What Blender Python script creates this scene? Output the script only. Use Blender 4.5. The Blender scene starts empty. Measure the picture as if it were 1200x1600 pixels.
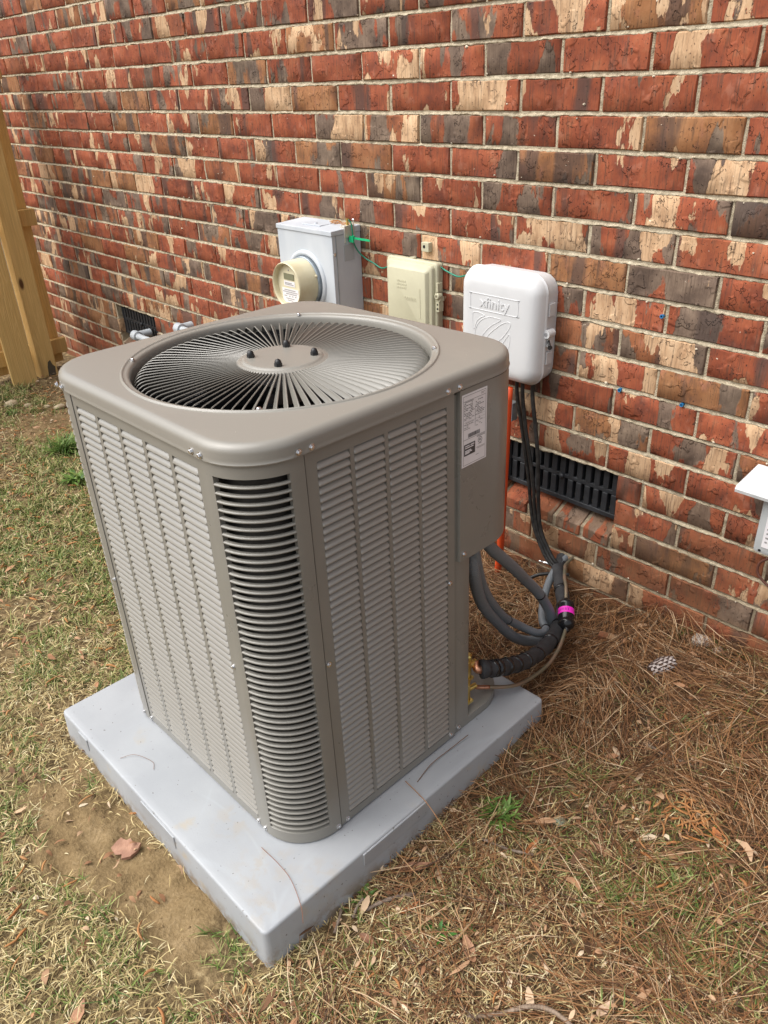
import bpy, bmesh, math, random
import numpy as np
from mathutils import Matrix, Vector, Euler
rnd = random.Random(7)
npr = np.random.default_rng(11)
PI = math.pi
sc = bpy.context.scene
COL = sc.collection

# ------------------------------------------------------------------ camera, sky, sun, exposure
def rotz(a): return Matrix.Rotation(a, 4, 'Z')
def rotx(a): return Matrix.Rotation(a, 4, 'X')
CAM = Vector((4.99996, -1.96129, 1.56931))
cam_data = bpy.data.cameras.new('camera')
cam = bpy.data.objects.new('camera', cam_data)
COL.objects.link(cam)
cam.matrix_world = Matrix.Translation(CAM) @ rotz(0.82862) @ rotx(1.06020) @ rotz(-0.042024)
cam_data.sensor_fit = 'VERTICAL'
cam_data.sensor_height = 24.0
cam_data.lens = 24.0 * 1222.56 / 1600.0
cam_data.clip_start = 0.02
cam_data.clip_end = 2000
sc.camera = cam

SUN_EL, SUN_AZ = math.radians(55), math.radians(213)      # azimuth: clockwise from +Y
world = bpy.data.worlds.new('World')
sc.world = world
world.use_nodes = True
wn = world.node_tree.nodes
bg = wn['Background']
sky = wn.new('ShaderNodeTexSky')
sky.sky_type = 'NISHITA'
sky.sun_disc = False
sky.sun_elevation = SUN_EL
sky.sun_rotation = SUN_AZ
sky.air_density = 1.0
sky.dust_density = 4.0
sky.ozone_density = 1.0
hsv = wn.new('ShaderNodeHueSaturation')                   # overcast: most of the blue goes
hsv.inputs['Saturation'].default_value = 0.30
world.node_tree.links.new(sky.outputs[0], hsv.inputs['Color'])
world.node_tree.links.new(hsv.outputs[0], bg.inputs[0])
bg.inputs[1].default_value = 0.14
sun_d = bpy.data.lights.new('sun', 'SUN')
sun_d.energy = 2.2
sun_d.angle = math.radians(72)
sun_d.color = (1.0, 0.97, 0.93)
sun = bpy.data.objects.new('sun', sun_d)
COL.objects.link(sun)
sdir = Vector((math.sin(SUN_AZ) * math.cos(SUN_EL), math.cos(SUN_AZ) * math.cos(SUN_EL), math.sin(SUN_EL)))
sun.rotation_euler = sdir.to_track_quat('Z', 'Y').to_euler()
sun.location = sdir * 20
sc.view_settings.view_transform = 'Standard'
sc.view_settings.look = 'None'
sc.view_settings.gamma = 1.0
sc.view_settings.exposure = 0.66
sc.view_settings.use_curve_mapping = False

# ------------------------------------------------------------------ helpers
class MB:
    """collects geometry for ONE mesh"""
    def __init__(s): s.v, s.f = [], []
    def add(s, vs, fs):
        o = len(s.v); s.v += [tuple(p) for p in vs]; s.f += [tuple(i + o for i in f) for f in fs]
    def box(s, x0, x1, y0, y1, z0, z1):
        s.add([(x0,y0,z0),(x1,y0,z0),(x1,y1,z0),(x0,y1,z0),(x0,y0,z1),(x1,y0,z1),(x1,y1,z1),(x0,y1,z1)],
              [(3,2,1,0),(4,5,6,7),(0,1,5,4),(1,2,6,5),(2,3,7,6),(3,0,4,7)])
    def tube(s, pts, r, n=10, caps=True):
        pts = [Vector(p) for p in pts]; m = len(pts)
        rs = r if isinstance(r, (list, tuple)) else [r] * m
        up = None; vs = []
        for i, p in enumerate(pts):
            t = (pts[min(i+1, m-1)] - pts[max(i-1, 0)]).normalized()
            if up is None:
                up = t.orthogonal().normalized()
            up = (up - t * up.dot(t)).normalized()
            b = t.cross(up)
            for k in range(n):
                a = 2*PI*k/n
                vs.append(p + (up*math.cos(a) + b*math.sin(a)) * rs[i])
        fs = [(i*n+k, i*n+(k+1) % n, (i+1)*n+(k+1) % n, (i+1)*n+k) for i in range(m-1) for k in range(n)]
        if caps:
            fs += [tuple(range(n-1, -1, -1)), tuple((m-1)*n+k for k in range(n))]
        s.add(vs, fs)
    def loops(s, loops, close=True, cap0=False, cap1=False):
        n = len(loops[0]); vs = [p for l in loops for p in l]
        kk = n if close else n-1
        fs = [(i*n+k, i*n+(k+1) % n, (i+1)*n+(k+1) % n, (i+1)*n+k) for i in range(len(loops)-1) for k in range(kk)]
        if cap0: fs.append(tuple(range(n-1, -1, -1)))
        if cap1: fs.append(tuple((len(loops)-1)*n+k for k in range(n)))
        s.add(vs, fs)
    def lathe(s, prof, n=24, c=(0,0,0), axis='Z', cap0=False, cap1=False):
        L = []
        for r, h in prof:
            l = []
            for k in range(n):
                a = 2*PI*k/n; x, y = r*math.cos(a), r*math.sin(a)
                if axis == 'Z': p = (c[0]+x, c[1]+y, c[2]+h)
                elif axis == 'Y': p = (c[0]+x, c[1]-h, c[2]+y)      # h grows towards -Y
                else: p = (c[0]+h, c[1]+x, c[2]+y)
                l.append(p)
            L.append(l)
        s.loops(L, True, cap0, cap1)
    def mesh(s, name, m=None, smooth=False, angle=None):
        me = bpy.data.meshes.new(name); me.from_pydata(s.v, [], s.f); me.update()
        bm = bmesh.new(); bm.from_mesh(me); bmesh.ops.recalc_face_normals(bm, faces=bm.faces); bm.to_mesh(me); bm.free()
        if m: me.materials.append(m)
        if smooth or angle:
            me.polygons.foreach_set('use_smooth', [True]*len(me.polygons))
            if angle: me.set_sharp_from_angle(angle=math.radians(angle))
        return me

def obj(name, me, parent=None, loc=None, rot=None, m=None, smooth=False, angle=None):
    if isinstance(me, MB): me = me.mesh(name, m, smooth, angle)
    o = bpy.data.objects.new(name, me); COL.objects.link(o)
    if parent: o.parent = parent
    if loc is not None: o.location = loc
    if rot is not None: o.rotation_euler = rot
    return o
def tag(o, label=None, cat=None, group=None, kind=None):
    if label: o['label'] = label
    if cat: o['category'] = cat
    if group: o['group'] = group
    if kind: o['kind'] = kind
    return o
def thing(name, label, cat, loc=(0,0,0), rot=(0,0,0), group=None):
    o = bpy.data.objects.new(name, None); COL.objects.link(o)
    o.empty_display_size = 0.05; o.location = loc; o.rotation_euler = rot
    return tag(o, label, cat, group)
def bevel(o, w, seg=2):
    b = o.modifiers.new('bevel', 'BEVEL'); b.width = w; b.segments = seg; b.limit_method = 'ANGLE'; b.angle_limit = math.radians(40)
    o.data.polygons.foreach_set('use_smooth', [True]*len(o.data.polygons))
    b.harden_normals = True
    return o
def spline(pts, per=8):
    """Catmull-Rom through the points"""
    P = [Vector(p) for p in pts]; P = [P[0]*2-P[1]] + P + [P[-1]*2-P[-2]]; out = []
    for i in range(1, len(P)-2):
        a, b, c, d = P[i-1:i+3]
        for k in range(per):
            t = k/per
            out.append(0.5*((2*b)+(c-a)*t+(2*a-5*b+4*c-d)*t*t+(3*b-a-3*c+d)*t**3))
    out.append(P[-2]); return out
def rrect(hx, hz, r, n=6):
    """rounded rectangle outline (2D), counter-clockwise"""
    out = []
    for cx, cz, a0 in ((hx-r, hz-r, 0), (-hx+r, hz-r, PI/2), (-hx+r, -hz+r, PI), (hx-r, -hz+r, 1.5*PI)):
        for k in range(n+1):
            a = a0 + PI/2*k/n; out.append((cx+r*math.cos(a), cz+r*math.sin(a)))
    return out

# ------------------------------------------------------------------ materials
def mat(name, col=(0.5,0.5,0.5), rough=0.5, metal=0.0, spec=0.5):
    m = bpy.data.materials.new(name); m.use_nodes = True
    b = m.node_tree.nodes['Principled BSDF']
    b.inputs['Base Color'].default_value = (*col, 1); b.inputs['Roughness'].default_value = rough
    b.inputs['Metallic'].default_value = metal; b.inputs['Specular IOR Level'].default_value = spec
    return m
class NT:
    def __init__(s, m):
        s.t = m.node_tree; s.n = s.t.nodes; s.b = s.n['Principled BSDF']
    def new(s, t, **kw):
        n = s.n.new('ShaderNode'+t)
        for k, v in kw.items(): setattr(n, k, v)
        return n
    def link(s, a, b): s.t.links.new(a, b)
    def put(s, sock, v):
        if hasattr(v, 'is_linked') or isinstance(v, bpy.types.NodeSocket): s.link(v, sock)
        elif isinstance(v, tuple) and len(v) == 3 and sock.type == 'RGBA': sock.default_value = (*v, 1)
        else: sock.default_value = v
    def math(s, op, a, b=0.0, clamp=False):
        n = s.new('Math', operation=op); n.use_clamp = clamp; s.put(n.inputs[0], a); s.put(n.inputs[1], b); return n.outputs[0]
    def mix(s, f, a, b, blend='MIX'):
        n = s.new('Mix', data_type='RGBA', blend_type=blend); s.put(n.inputs[0], f); s.put(n.inputs[6], a); s.put(n.inputs[7], b); return n.outputs[2]
    def ss(s, v, lo, hi):
        n = s.new('MapRange', interpolation_type='SMOOTHSTEP'); s.put(n.inputs[0], v); n.inputs[1].default_value = lo; n.inputs[2].default_value = hi; return n.outputs[0]
    def noise(s, vec=None, scale=5, detail=4, rough=0.55, dim='3D', dist=0.0):
        n = s.new('TexNoise', noise_dimensions=dim); n.inputs['Scale'].default_value = scale; n.inputs['Detail'].default_value = detail
        n.inputs['Roughness'].default_value = rough; n.inputs['Distortion'].default_value = dist
        if vec is not None: s.link(vec, n.inputs['Vector'])
        return n.outputs['Fac']
    def ramp(s, f, stops, interp='LINEAR'):
        n = s.new('ValToRGB'); cr = n.color_ramp; cr.interpolation = interp
        while len(cr.elements) < len(stops): cr.elements.new(0.5)
        for e, (p, c) in zip(cr.elements, stops): e.position = p; e.color = (*c, 1)
        s.link(f, n.inputs[0]); return n.outputs[0]
    def objco(s): return s.new('TexCoord').outputs['Object']
    def pos(s): return s.new('NewGeometry').outputs['Position']
    def mapv(s, vec, scale=(1,1,1), loc=(0,0,0)):
        n = s.new('Mapping'); s.link(vec, n.inputs[0]); n.inputs['Scale'].default_value = scale; n.inputs['Location'].default_value = loc; return n.outputs[0]
    def bump(s, h, strength=0.3, dist=0.01, nrm=None):
        n = s.new('Bump'); n.inputs['Strength'].default_value = strength; n.inputs['Distance'].default_value = dist
        s.link(h, n.inputs['Height'])
        if nrm is not None: s.link(nrm, n.inputs['Normal'])
        return n.outputs[0]
def noisy(name, c1, c2, scale=8, rough=0.5, r2=None, metal=0.0, bumpd=0.0, bscale=None, stretch=(1,1,1), detail=5, spec=0.5, lo=0.35, hi=0.65):
    m = mat(name, c1, rough, metal, spec); t = NT(m)
    v = t.mapv(t.objco(), stretch); f = t.noise(v, scale, detail)
    t.link(t.mix(t.ss(f, lo, hi), c1, c2), t.b.inputs['Base Color'])
    if r2 is not None:
        rr = t.new('MapRange'); t.link(f, rr.inputs[0]); rr.inputs[1].default_value = .3; rr.inputs[2].default_value = .7
        rr.inputs[3].default_value = rough; rr.inputs[4].default_value = r2; t.link(rr.outputs[0], t.b.inputs['Roughness'])
    if bumpd:
        t.link(t.bump(t.noise(v, bscale or scale*6, 4), 0.6, bumpd), t.b.inputs['Normal'])
    return m
def island(name, stops, rough=0.7, trans=0.0, fine=0.0):
    m = mat(name, stops[0][1], rough, 0, 0.25); t = NT(m)
    r = t.new('NewGeometry').outputs['Random Per Island']
    c = t.ramp(r, stops)
    if fine:
        c = t.mix(t.math('MULTIPLY', t.noise(t.pos(), 150, 3), fine), c, (0.05, 0.03, 0.015))
    t.link(c, t.b.inputs['Base Color'])
    return m

H, L, ZOFF = 0.0889, 0.2584, 0.6
def brick_material(tan_amount=1.0, name='weathered_red_brick'):
    m = mat(name, (0.35,0.09,0.04), 0.88, 0, 0.25); t = NT(m)
    p = t.pos(); sx = t.new('SeparateXYZ'); t.link(p, sx.inputs[0]); x, y, z = sx.outputs
    row = t.math('FLOOR', t.math('ADD', t.math('DIVIDE', z, H), ZOFF))
    par = t.math('MODULO', t.math('ADD', row, 100.0), 2.0)
    u = t.math('ADD', t.math('DIVIDE', x, L), t.math('MULTIPLY', par, 0.5))
    col = t.math('FLOOR', u)
    cid = t.new('CombineXYZ'); t.link(col, cid.inputs[0]); t.link(row, cid.inputs[1])
    wnz = t.new('TexWhiteNoise', noise_dimensions='3D'); t.link(cid.outputs[0], wnz.inputs['Vector'])
    cs = t.new('SeparateColor'); t.link(wnz.outputs['Color'], cs.inputs[0]); r1, r2, r3 = cs.outputs
    # coordinate that jumps from brick to brick
    def bc(kx, kz, seed):
        c = t.new('CombineXYZ')
        t.link(t.math('ADD', t.math('MULTIPLY', x, kx), t.math('MULTIPLY', r1, 91.0+seed)), c.inputs[0])
        t.link(t.math('ADD', t.math('MULTIPLY', z, kz), t.math('MULTIPLY', r2, 57.0+seed)), c.inputs[1])
        t.link(t.math('ADD', t.math('MULTIPLY', y, kx*0.5), t.math('MULTIPLY', r3, 33.0)), c.inputs[2])
        return c.outputs[0]
    band1 = t.noise(bc(8.8, 3.4, 0.0), 1.0, 7, 0.53)
    band2 = t.noise(bc(9.2, 2.8, 13.0), 1.0, 7, 0.52)
    band3 = t.noise(bc(9.0, 1.6, 31.0), 1.0, 5, 0.5)
    grain = t.noise(bc(210.0, 11.0, 3.0), 1.0, 4, 0.65)
    pits = t.noise(bc(200.0, 110.0, 8.0), 1.0, 2, 0.5)
    cloud = t.noise(bc(16.0, 14.0, 21.0), 1.0, 5, 0.6)
    # red body
    red = t.ramp(cloud, [(0.28, (0.140,0.043,0.027)), (0.45, (0.238,0.063,0.031)), (0.6, (0.305,0.085,0.039)), (0.75, (0.325,0.125,0.064))])
    brn = t.ramp(cloud, [(0.3, (0.16,0.075,0.042)), (0.5, (0.28,0.125,0.053)), (0.7, (0.34,0.17,0.08))])
    body = t.mix(t.ss(r2, 0.66, 0.86), red, brn)
    pale = t.mix(t.ss(t.noise(bc(30, 22, 5.0), 1, 4), 0.55, 0.75), body, (0.40,0.17,0.11))
    body = t.mix(0.5, body, pale)
    # grey-brown bands, some bricks carry more of them
    th = t.math('SUBTRACT', 0.62, t.math('MULTIPLY', r1, 0.13))
    gm = t.ss(t.math('SUBTRACT', band2, th), -0.004, 0.012)
    grey = t.ramp(cloud, [(0.3, (0.075,0.055,0.042)), (0.5, (0.150,0.112,0.083)), (0.72, (0.25,0.19,0.138))])
    c = t.mix(t.math('MULTIPLY', gm, 0.93), body, grey)
    # dark flashed bands with soft edges
    dm = t.ss(t.math('SUBTRACT', band3, t.math('SUBTRACT', 0.665, t.math('MULTIPLY', r2, 0.12))), -0.02, 0.05)
    c = t.mix(t.math('MULTIPLY', dm, 0.75), c, (0.075,0.052,0.044))
    # tan patches where the face has broken away
    th2 = t.math('SUBTRACT', 0.662, t.math('MULTIPLY', r3, 0.135))
    tm = t.math('MULTIPLY', t.ss(t.math('SUBTRACT', band1, th2), -0.003, 0.008), tan_amount)
    tan = t.ramp(t.noise(bc(40.0, 12.0, 40.0), 1, 5, .6), [(0.3, (0.34,0.20,0.11)), (0.5, (0.50,0.325,0.19)), (0.72, (0.57,0.40,0.25))])
    c = t.mix(tm, c, tan)
    # curling cracks: contour lines of a noise, only in the torn zones
    crk = t.noise(bc(34.0, 30.0, 66.0), 1.0, 3, 0.5)
    line = t.math('SUBTRACT', 1.0, t.ss(t.math('ABSOLUTE', t.math('SUBTRACT', crk, 0.5)), 0.002, 0.013))
    zone = t.ss(t.noise(bc(16.0, 16.0, 77.0), 1.0, 2), 0.53, 0.60)
    line = t.math('MULTIPLY', line, zone)
    c = t.mix(t.math('MULTIPLY', line, 0.42), c, (0.035,0.02,0.015))
    # drag-wire grain and pits
    gl = t.ss(grain, 0.32, 0.50)
    c = t.mix(t.math('MULTIPLY', t.math('SUBTRACT', 1.0, gl), 0.62), c, (0.07,0.045,0.032))
    pl = t.ss(pits, 0.66, 0.72)
    c = t.mix(t.math('MULTIPLY', pl, 0.8), c, (0.04,0.03,0.025))
    # mortar smears and a few pale flecks
    fl = t.ss(t.noise(t.mapv(p, (60,60,60)), 1, 3), 0.735, 0.75)
    c = t.mix(fl, c, (0.66,0.58,0.46))
    # splash dirt near the ground
    dirt = t.math('MULTIPLY', t.math('SUBTRACT', 1.0, t.ss(z, 0.05, 0.62)), 0.55)
    dirt = t.math('MULTIPLY', dirt, t.ss(t.noise(p, 7, 4), 0.3, 0.6))
    c = t.mix(dirt, c, (0.21,0.115,0.055))
    hv = t.new('HueSaturation'); t.link(c, hv.inputs['Color'])
    t.link(t.math('ADD', 0.86, t.math('MULTIPLY', r3, 0.24)), hv.inputs['Value'])
    t.link(hv.outputs[0], t.b.inputs['Base Color'])
    hgt = t.math('ADD', t.math('MULTIPLY', grain, 0.25), t.math('MULTIPLY', cloud, 0.6))
    hgt = t.math('SUBTRACT', hgt, t.math('MULTIPLY', tm, 0.35))
    hgt = t.math('SUBTRACT', hgt, t.math('MULTIPLY', gm, 0.2))
    hgt = t.math('SUBTRACT', hgt, t.math('MULTIPLY', line, 0.8))
    hgt = t.math('ADD', hgt, t.math('MULTIPLY', t.math('MULTIPLY', t.ss(crk, 0.495, 0.505), zone), 0.6))
    hgt = t.math('SUBTRACT', hgt, t.math('MULTIPLY', pl, 0.4))
    t.link(t.bump(hgt, 0.9, 0.0045), t.b.inputs['Normal'])
    return m
M = {}
M['brick'] = brick_material(); M['sill_brick'] = brick_material(0.0, 'plain_red_brick')
def mortar_material():
    m = mat('cream_mortar', (.5,.42,.3), 0.95, 0, .2); t = NT(m); p = t.pos()
    f = t.noise(p, 55, 5, .65); c = t.ramp(f, [(.3, (.25,.205,.140)), (.5, (.425,.36,.255)), (.7, (.55,.48,.355))])
    sz = t.new('SeparateXYZ'); t.link(p, sz.inputs[0])
    d = t.math('MULTIPLY', t.math('SUBTRACT', 1.0, t.ss(sz.outputs[2], .03, .55)), t.ss(t.noise(p, 8, 4), .25, .6))
    c = t.mix(t.math('MULTIPLY', d, .6), c, (.23,.155,.085))
    t.link(c, t.b.inputs['Base Color']); t.link(t.bump(t.noise(p, 240, 4), .7, .006), t.b.inputs['Normal']); return m
M['mortar'] = mortar_material()
M['splat'] = mat('mortar_fleck', (0.58,0.51,0.39), 0.95)
M['tan_paint'] = noisy('taupe_painted_steel', (0.211,0.201,0.176), (0.225,0.214,0.187), 6, 0.26, 0.34, spec=0.5)
M['louver_skylit'] = mat('taupe_louver_skylit', (0.268,0.256,0.230), 0.27, 0, .9)  # same taupe paint, lightened so the colour carries the sky's brightness on the louvers
M['vane_paint'] = mat('taupe_painted_guard', (0.195,0.184,0.160), 0.30, 0, .6)
M['tan_paint_top'] = mat('taupe_painted_steel_cover', (0.240,0.227,0.199), 0.27); _t = NT(M['tan_paint_top'])
_c = _t.mix(_t.ss(_t.noise(_t.objco(), 260, 2), .76, .785), (0.240,0.227,0.199), (.55,.52,.46))          # specks of dust
_c = _t.mix(_t.math('MULTIPLY', _t.ss(_t.noise(_t.objco(), 5, 6, .65), .5, .75), .16), _c, (.36,.33,.27))   # thin dust film
_t.link(_c, _t.b.inputs['Base Color'])
M['coil'] = noisy('dark_coil', (0.012,0.012,0.012), (0.03,0.03,0.03), 40, 0.6, stretch=(1,1,14))
M['black'] = mat('black_plastic', (0.012,0.012,0.013), 0.42)
M['fan_black'] = mat('fan_blade_dark', (0.02,0.02,0.022), 0.45)
M['zinc'] = mat('zinc_plated_steel', (0.75,0.75,0.76), 0.25, 1.0)
M['galv'] = noisy('galvanised_grey_steel', (0.25,0.29,0.32), (0.36,0.40,0.43), 30, 0.45, metal=0.5)
M['brass'] = noisy('brass', (0.74,0.58,0.20), (0.58,0.42,0.13), 30, 0.28, 0.5, metal=1.0)
M['copper'] = noisy('copper_tube', (0.62,0.30,0.18), (0.40,0.20,0.13), 40, 0.32, 0.55, metal=1.0)
M['patina'] = noisy('dull_copper_tube', (0.20,0.19,0.13), (0.30,0.20,0.14), 18, 0.5, 0.7, metal=0.7)
M['conduit'] = mat('grey_liquid_tight_conduit', (0.155,0.172,0.186), 0.36)
M['foam'] = noisy('black_foam_insulation', (0.020,0.020,0.022), (0.032,0.032,0.034), 30, 0.75, bumpd=0.001, bscale=300)
M['tape'] = mat('black_vinyl_tape', (0.010,0.010,0.011), 0.22)
M['pink'] = mat('pink_label', (0.85,0.02,0.52), 0.5)
M['white_label'] = noisy('white_label_paper', (0.78,0.76,0.77), (0.72,0.70,0.71), 20, 0.4)
M['ink'] = mat('label_print', (0.06,0.055,0.055), 0.6)
M['ink_grey'] = mat('label_print_grey', (0.28,0.27,0.27), 0.6)
M['meter_can'] = noisy('pale_grey_painted_steel', (0.46,0.495,0.535), (0.53,0.56,0.59), 7, 0.5, 0.62, bumpd=0.0004, bscale=30, stretch=(1,1,.4))
M['meter_plastic'] = noisy('yellowed_meter_housing', (0.62,0.56,0.38), (0.55,0.48,0.30), 14, 0.35)
M['lcd'] = mat('meter_display', (0.20,0.20,0.13), 0.25)
M['beige'] = noisy('beige_plastic', (0.50,0.475,0.335), (0.46,0.435,0.305), 9, 0.5, 0.6)
M['white_plastic'] = noisy('white_plastic', (0.60,0.605,0.61), (0.57,0.575,0.58), 8, 0.38, 0.5)
M['green'] = mat('green_wire_plastic', (0.005,0.20,0.125), 0.4)
M['green_tag'] = mat('green_tag_plastic', (0.01,0.42,0.17), 0.45)
M['cable'] = noisy('black_cable', (0.010,0.010,0.010), (0.03,0.028,0.026), 60, 0.4, 0.6)
M['orange'] = mat('orange_conduit', (0.62,0.07,0.015), 0.45)
M['pvc'] = noisy('grey_pvc', (0.36,0.40,0.43), (0.42,0.45,0.47), 12, 0.45)
M['vent'] = noisy('black_cast_vent', (0.016,0.018,0.021), (0.030,0.033,0.038), 25, 0.55, bumpd=0.0015, bscale=200)
M['void'] = mat('dark_void', (0.004,0.004,0.004), 0.9)
M['disc_grey'] = noisy('grey_disconnect_enclosure', (0.38,0.40,0.40), (0.44,0.46,0.46), 10, 0.5)
M['disc_white'] = noisy('weathered_white_hood', (0.64,0.66,0.66), (0.52,0.54,0.54), 30, 0.55)
M['blue'] = mat('blue_wall_plug', (0.02,0.16,0.36), 0.5)
M['rust'] = mat('brown_wire', (0.12,0.045,0.03), 0.6)
def pad_material():
    m = mat('grey_plastic_pad', (0.36,0.39,0.43), 0.5); t = NT(m); o = t.objco()
    f = t.noise(o, 5, 5); c = t.mix(t.ss(f, 0.3, 0.7), (0.305,0.320,0.338), (0.350,0.365,0.380))
    # arcs left by the mould, each with its own centre
    for cx, cy, r, w in ((-.30,-.62,.42,.006), (.12,-.80,.46,.005), (-.62,-.30,.30,.006), (.30,-.75,.33,.012), (.62,-.25,.30,.010), (.75,.1,.4,.012)):
        q = t.mapv(o, (1,1,0), (-cx,-cy,0)); ln = t.new('VectorMath', operation='LENGTH'); t.link(q, ln.inputs[0])
        d = t.math('ABSOLUTE', t.math('SUBTRACT', ln.outputs['Value'], r))
        k = t.math('SUBTRACT', 1.0, t.ss(d, 0.0, w))
        k = t.math('MULTIPLY', k, t.math('MULTIPLY', t.ss(t.noise(o, 6, 2), 0.42, 0.6), 0.35))
        c = t.mix(k, c, (0.37,0.395,0.42))
    st = t.math('MULTIPLY', t.ss(t.noise(o, 9, 5), 0.60, 0.70), 0.42)          # clay smears
    st = t.math('MULTIPLY', st, t.ss(t.noise(t.mapv(o, (1,1,1), (3,1,0)), 3, 2), 0.45, 0.6))
    c = t.mix(st, c, (0.42,0.32,0.17))
    for qx, qy, qr in ((.27,-.37,.10), (.345,-.43,.06), (.12,-.34,.09), (.37,-.30,.07)):
        q = t.mapv(o, (1,1,0), (-qx,-qy,0)); ln = t.new('VectorMath', operation='LENGTH'); t.link(q, ln.inputs[0])
        k = t.math('MULTIPLY', t.math('SUBTRACT', 1.0, t.ss(ln.outputs['Value'], 0.0, qr)), t.ss(t.noise(o, 30, 5, .65), .46, .62))
        c = t.mix(t.math('MULTIPLY', k, .32), c, (0.36,0.28,0.17))
    sp = t.ss(t.noise(o, 110, 2), 0.70, 0.74); c = t.mix(t.math('MULTIPLY', sp, .8), c, (0.10,0.08,0.06))
    sz = t.new('SeparateXYZ'); t.link(o, sz.inputs[0])                       # soil splashed on the sides
    mud = t.math('MULTIPLY', t.math('SUBTRACT', 1.0, t.ss(sz.outputs[2], -.10, -.045)), t.ss(t.noise(o, 26, 5, .65), .42, .6))
    c = t.mix(t.math('MULTIPLY', mud, .75), c, (.19,.13,.065))
    t.link(c, t.b.inputs['Base Color'])
    rr = t.new('MapRange'); t.link(f, rr.inputs[0]); rr.inputs[3].default_value = 0.42; rr.inputs[4].default_value = 0.62; t.link(rr.outputs[0], t.b.inputs['Roughness'])
    t.link(t.bump(t.noise(o, 220, 3), 0.25, 0.0008), t.b.inputs['Normal'])
    return m
M['pad'] = pad_material()
def wood_material(name, a, b, k):
    m = mat(name, a, 0.75, 0, 0.3); t = NT(m); o = t.objco()
    ri = t.new('ObjectInfo').outputs['Random']
    off = t.new('CombineXYZ'); t.link(t.math('MULTIPLY', ri, 37.0), off.inputs[0]); t.link(t.math('MULTIPLY', ri, 11.0), off.inputs[2])
    ad = t.new('VectorMath', operation='ADD'); t.link(o, ad.inputs[0]); t.link(off.outputs[0], ad.inputs[1]); v = ad.outputs[0]
    ringn = t.noise(t.mapv(v, (14,14,0.8)), 1, 4, 0.5, dist=0.6)
    rings = t.math('ABSOLUTE', t.math('SINE', t.math('MULTIPLY', ringn, 46.0)))
    fine = t.noise(t.mapv(v, (160,160,3)), 1, 4)
    c = t.mix(t.math('MULTIPLY', rings, 0.55), a, b)
    c = t.mix(t.math('MULTIPLY', t.ss(fine, 0.45, 0.7), 0.35), c, k)
    kn = t.new('TexVoronoi'); kn.inputs['Scale'].default_value = 1.0; t.link(t.mapv(v, (6,6,2.4)), kn.inputs['Vector'])
    c = t.mix(t.math('SUBTRACT', 1.0, t.ss(kn.outputs['Distance'], 0.05, 0.11)), c, (0.12,0.055,0.02))
    st = t.ss(t.noise(t.mapv(v, (5,5,1.5)), 1, 4), 0.58, 0.72); c = t.mix(t.math('MULTIPLY', st, 0.45), c, (0.16,0.11,0.055))
    t.link(c, t.b.inputs['Base Color'])
    t.link(t.bump(t.math('ADD', fine, rings), 0.35, 0.002), t.b.inputs['Normal'])
    return m
M['wood'] = wood_material('treated_pine', (0.74,0.51,0.205), (0.58,0.375,0.125), (0.42,0.27,0.10))

# ------------------------------------------------------------------ ground
def vnoise(x, y, seed):
    r = np.random.default_rng(seed).random((257, 257))
    xi = np.floor(x).astype(int); yi = np.floor(y).astype(int); fx = x-xi; fy = y-yi
    fx = fx*fx*(3-2*fx); fy = fy*fy*(3-2*fy); a = xi % 256; b = yi % 256
    return (r[a,b]*(1-fx)+r[a+1,b]*fx)*(1-fy)+(r[a,b+1]*(1-fx)+r[a+1,b+1]*fx)*fy
def sst(v, a, b):
    t = np.clip((v-a)/(b-a), 0, 1); return t*t*(3-2*t)
def g(x, y, cx, cy, s, sy=None):
    return np.exp(-((x-cx)/s)**2-((y-cy)/(sy or s))**2)
def dirt_mask(x, y):
    w = 0.05*(vnoise(x*7+3, y*7, 5)-.5)
    a = np.exp(-(((x-3.67)/.36)**2+((y+1.625+w*2-.20*(x-3.67)*0.4)/.125)**2)**2)*1.1
    b = 0.9*g(x, y, .85, -.62, .42, .22)+0.7*g(x, y, 3.37, -1.56, .10, .04)+.6*g(x, y, 4.66, -.55, .05)+.5*g(x,y,4.17,-1.40,.09,.05)
    return np.clip(a+b, 0, 1)
PADX0, PADX1, PADY0, PADY1 = 3.2076, 4.1269, -1.5317, -0.6135
def gz(x, y, rough=True):
    x = np.asarray(x, float); y = np.asarray(y, float)
    near = sst(x, -2, 0)*(1-sst(x, 6, 9))*sst(y, -6, -3)
    z = 0.078*sst(x, 3.75, 4.75)*sst(y, -1.0, -0.05)*(1-sst(x, 6, 9))
    if rough:
        r = 0.022*(vnoise(x*3+9, y*3+40, 1)-.5)+0.012*(vnoise(x*11, y*11+70, 2)-.5)+0.006*(vnoise(x*37, y*37+90, 3)-.5)
        clod = dirt_mask(x, y)*(0.018*(vnoise(x*26+7, y*26+120, 4)-.5)+0.010*(vnoise(x*64+7, y*64+120, 6)-.5))
        padd = np.maximum(np.maximum(PADX0-x, x-PADX1), np.maximum(PADY0-y, y-PADY1))
        bank = 0.014*np.exp(-np.clip(padd, 0, 1)/0.03)*(vnoise(x*16+31, y*16+7, 8)-.35)
        drift_ = .032*sst(y, -1.30, -.72)*np.exp(-np.clip(x-PADX1, 0, 1)/.14)*(x > PADX1-.03)
        z = z+drift_+(r*(1-sst(y, -0.04, 0.02)*.6)+clod+bank)*near
    return z
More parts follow.
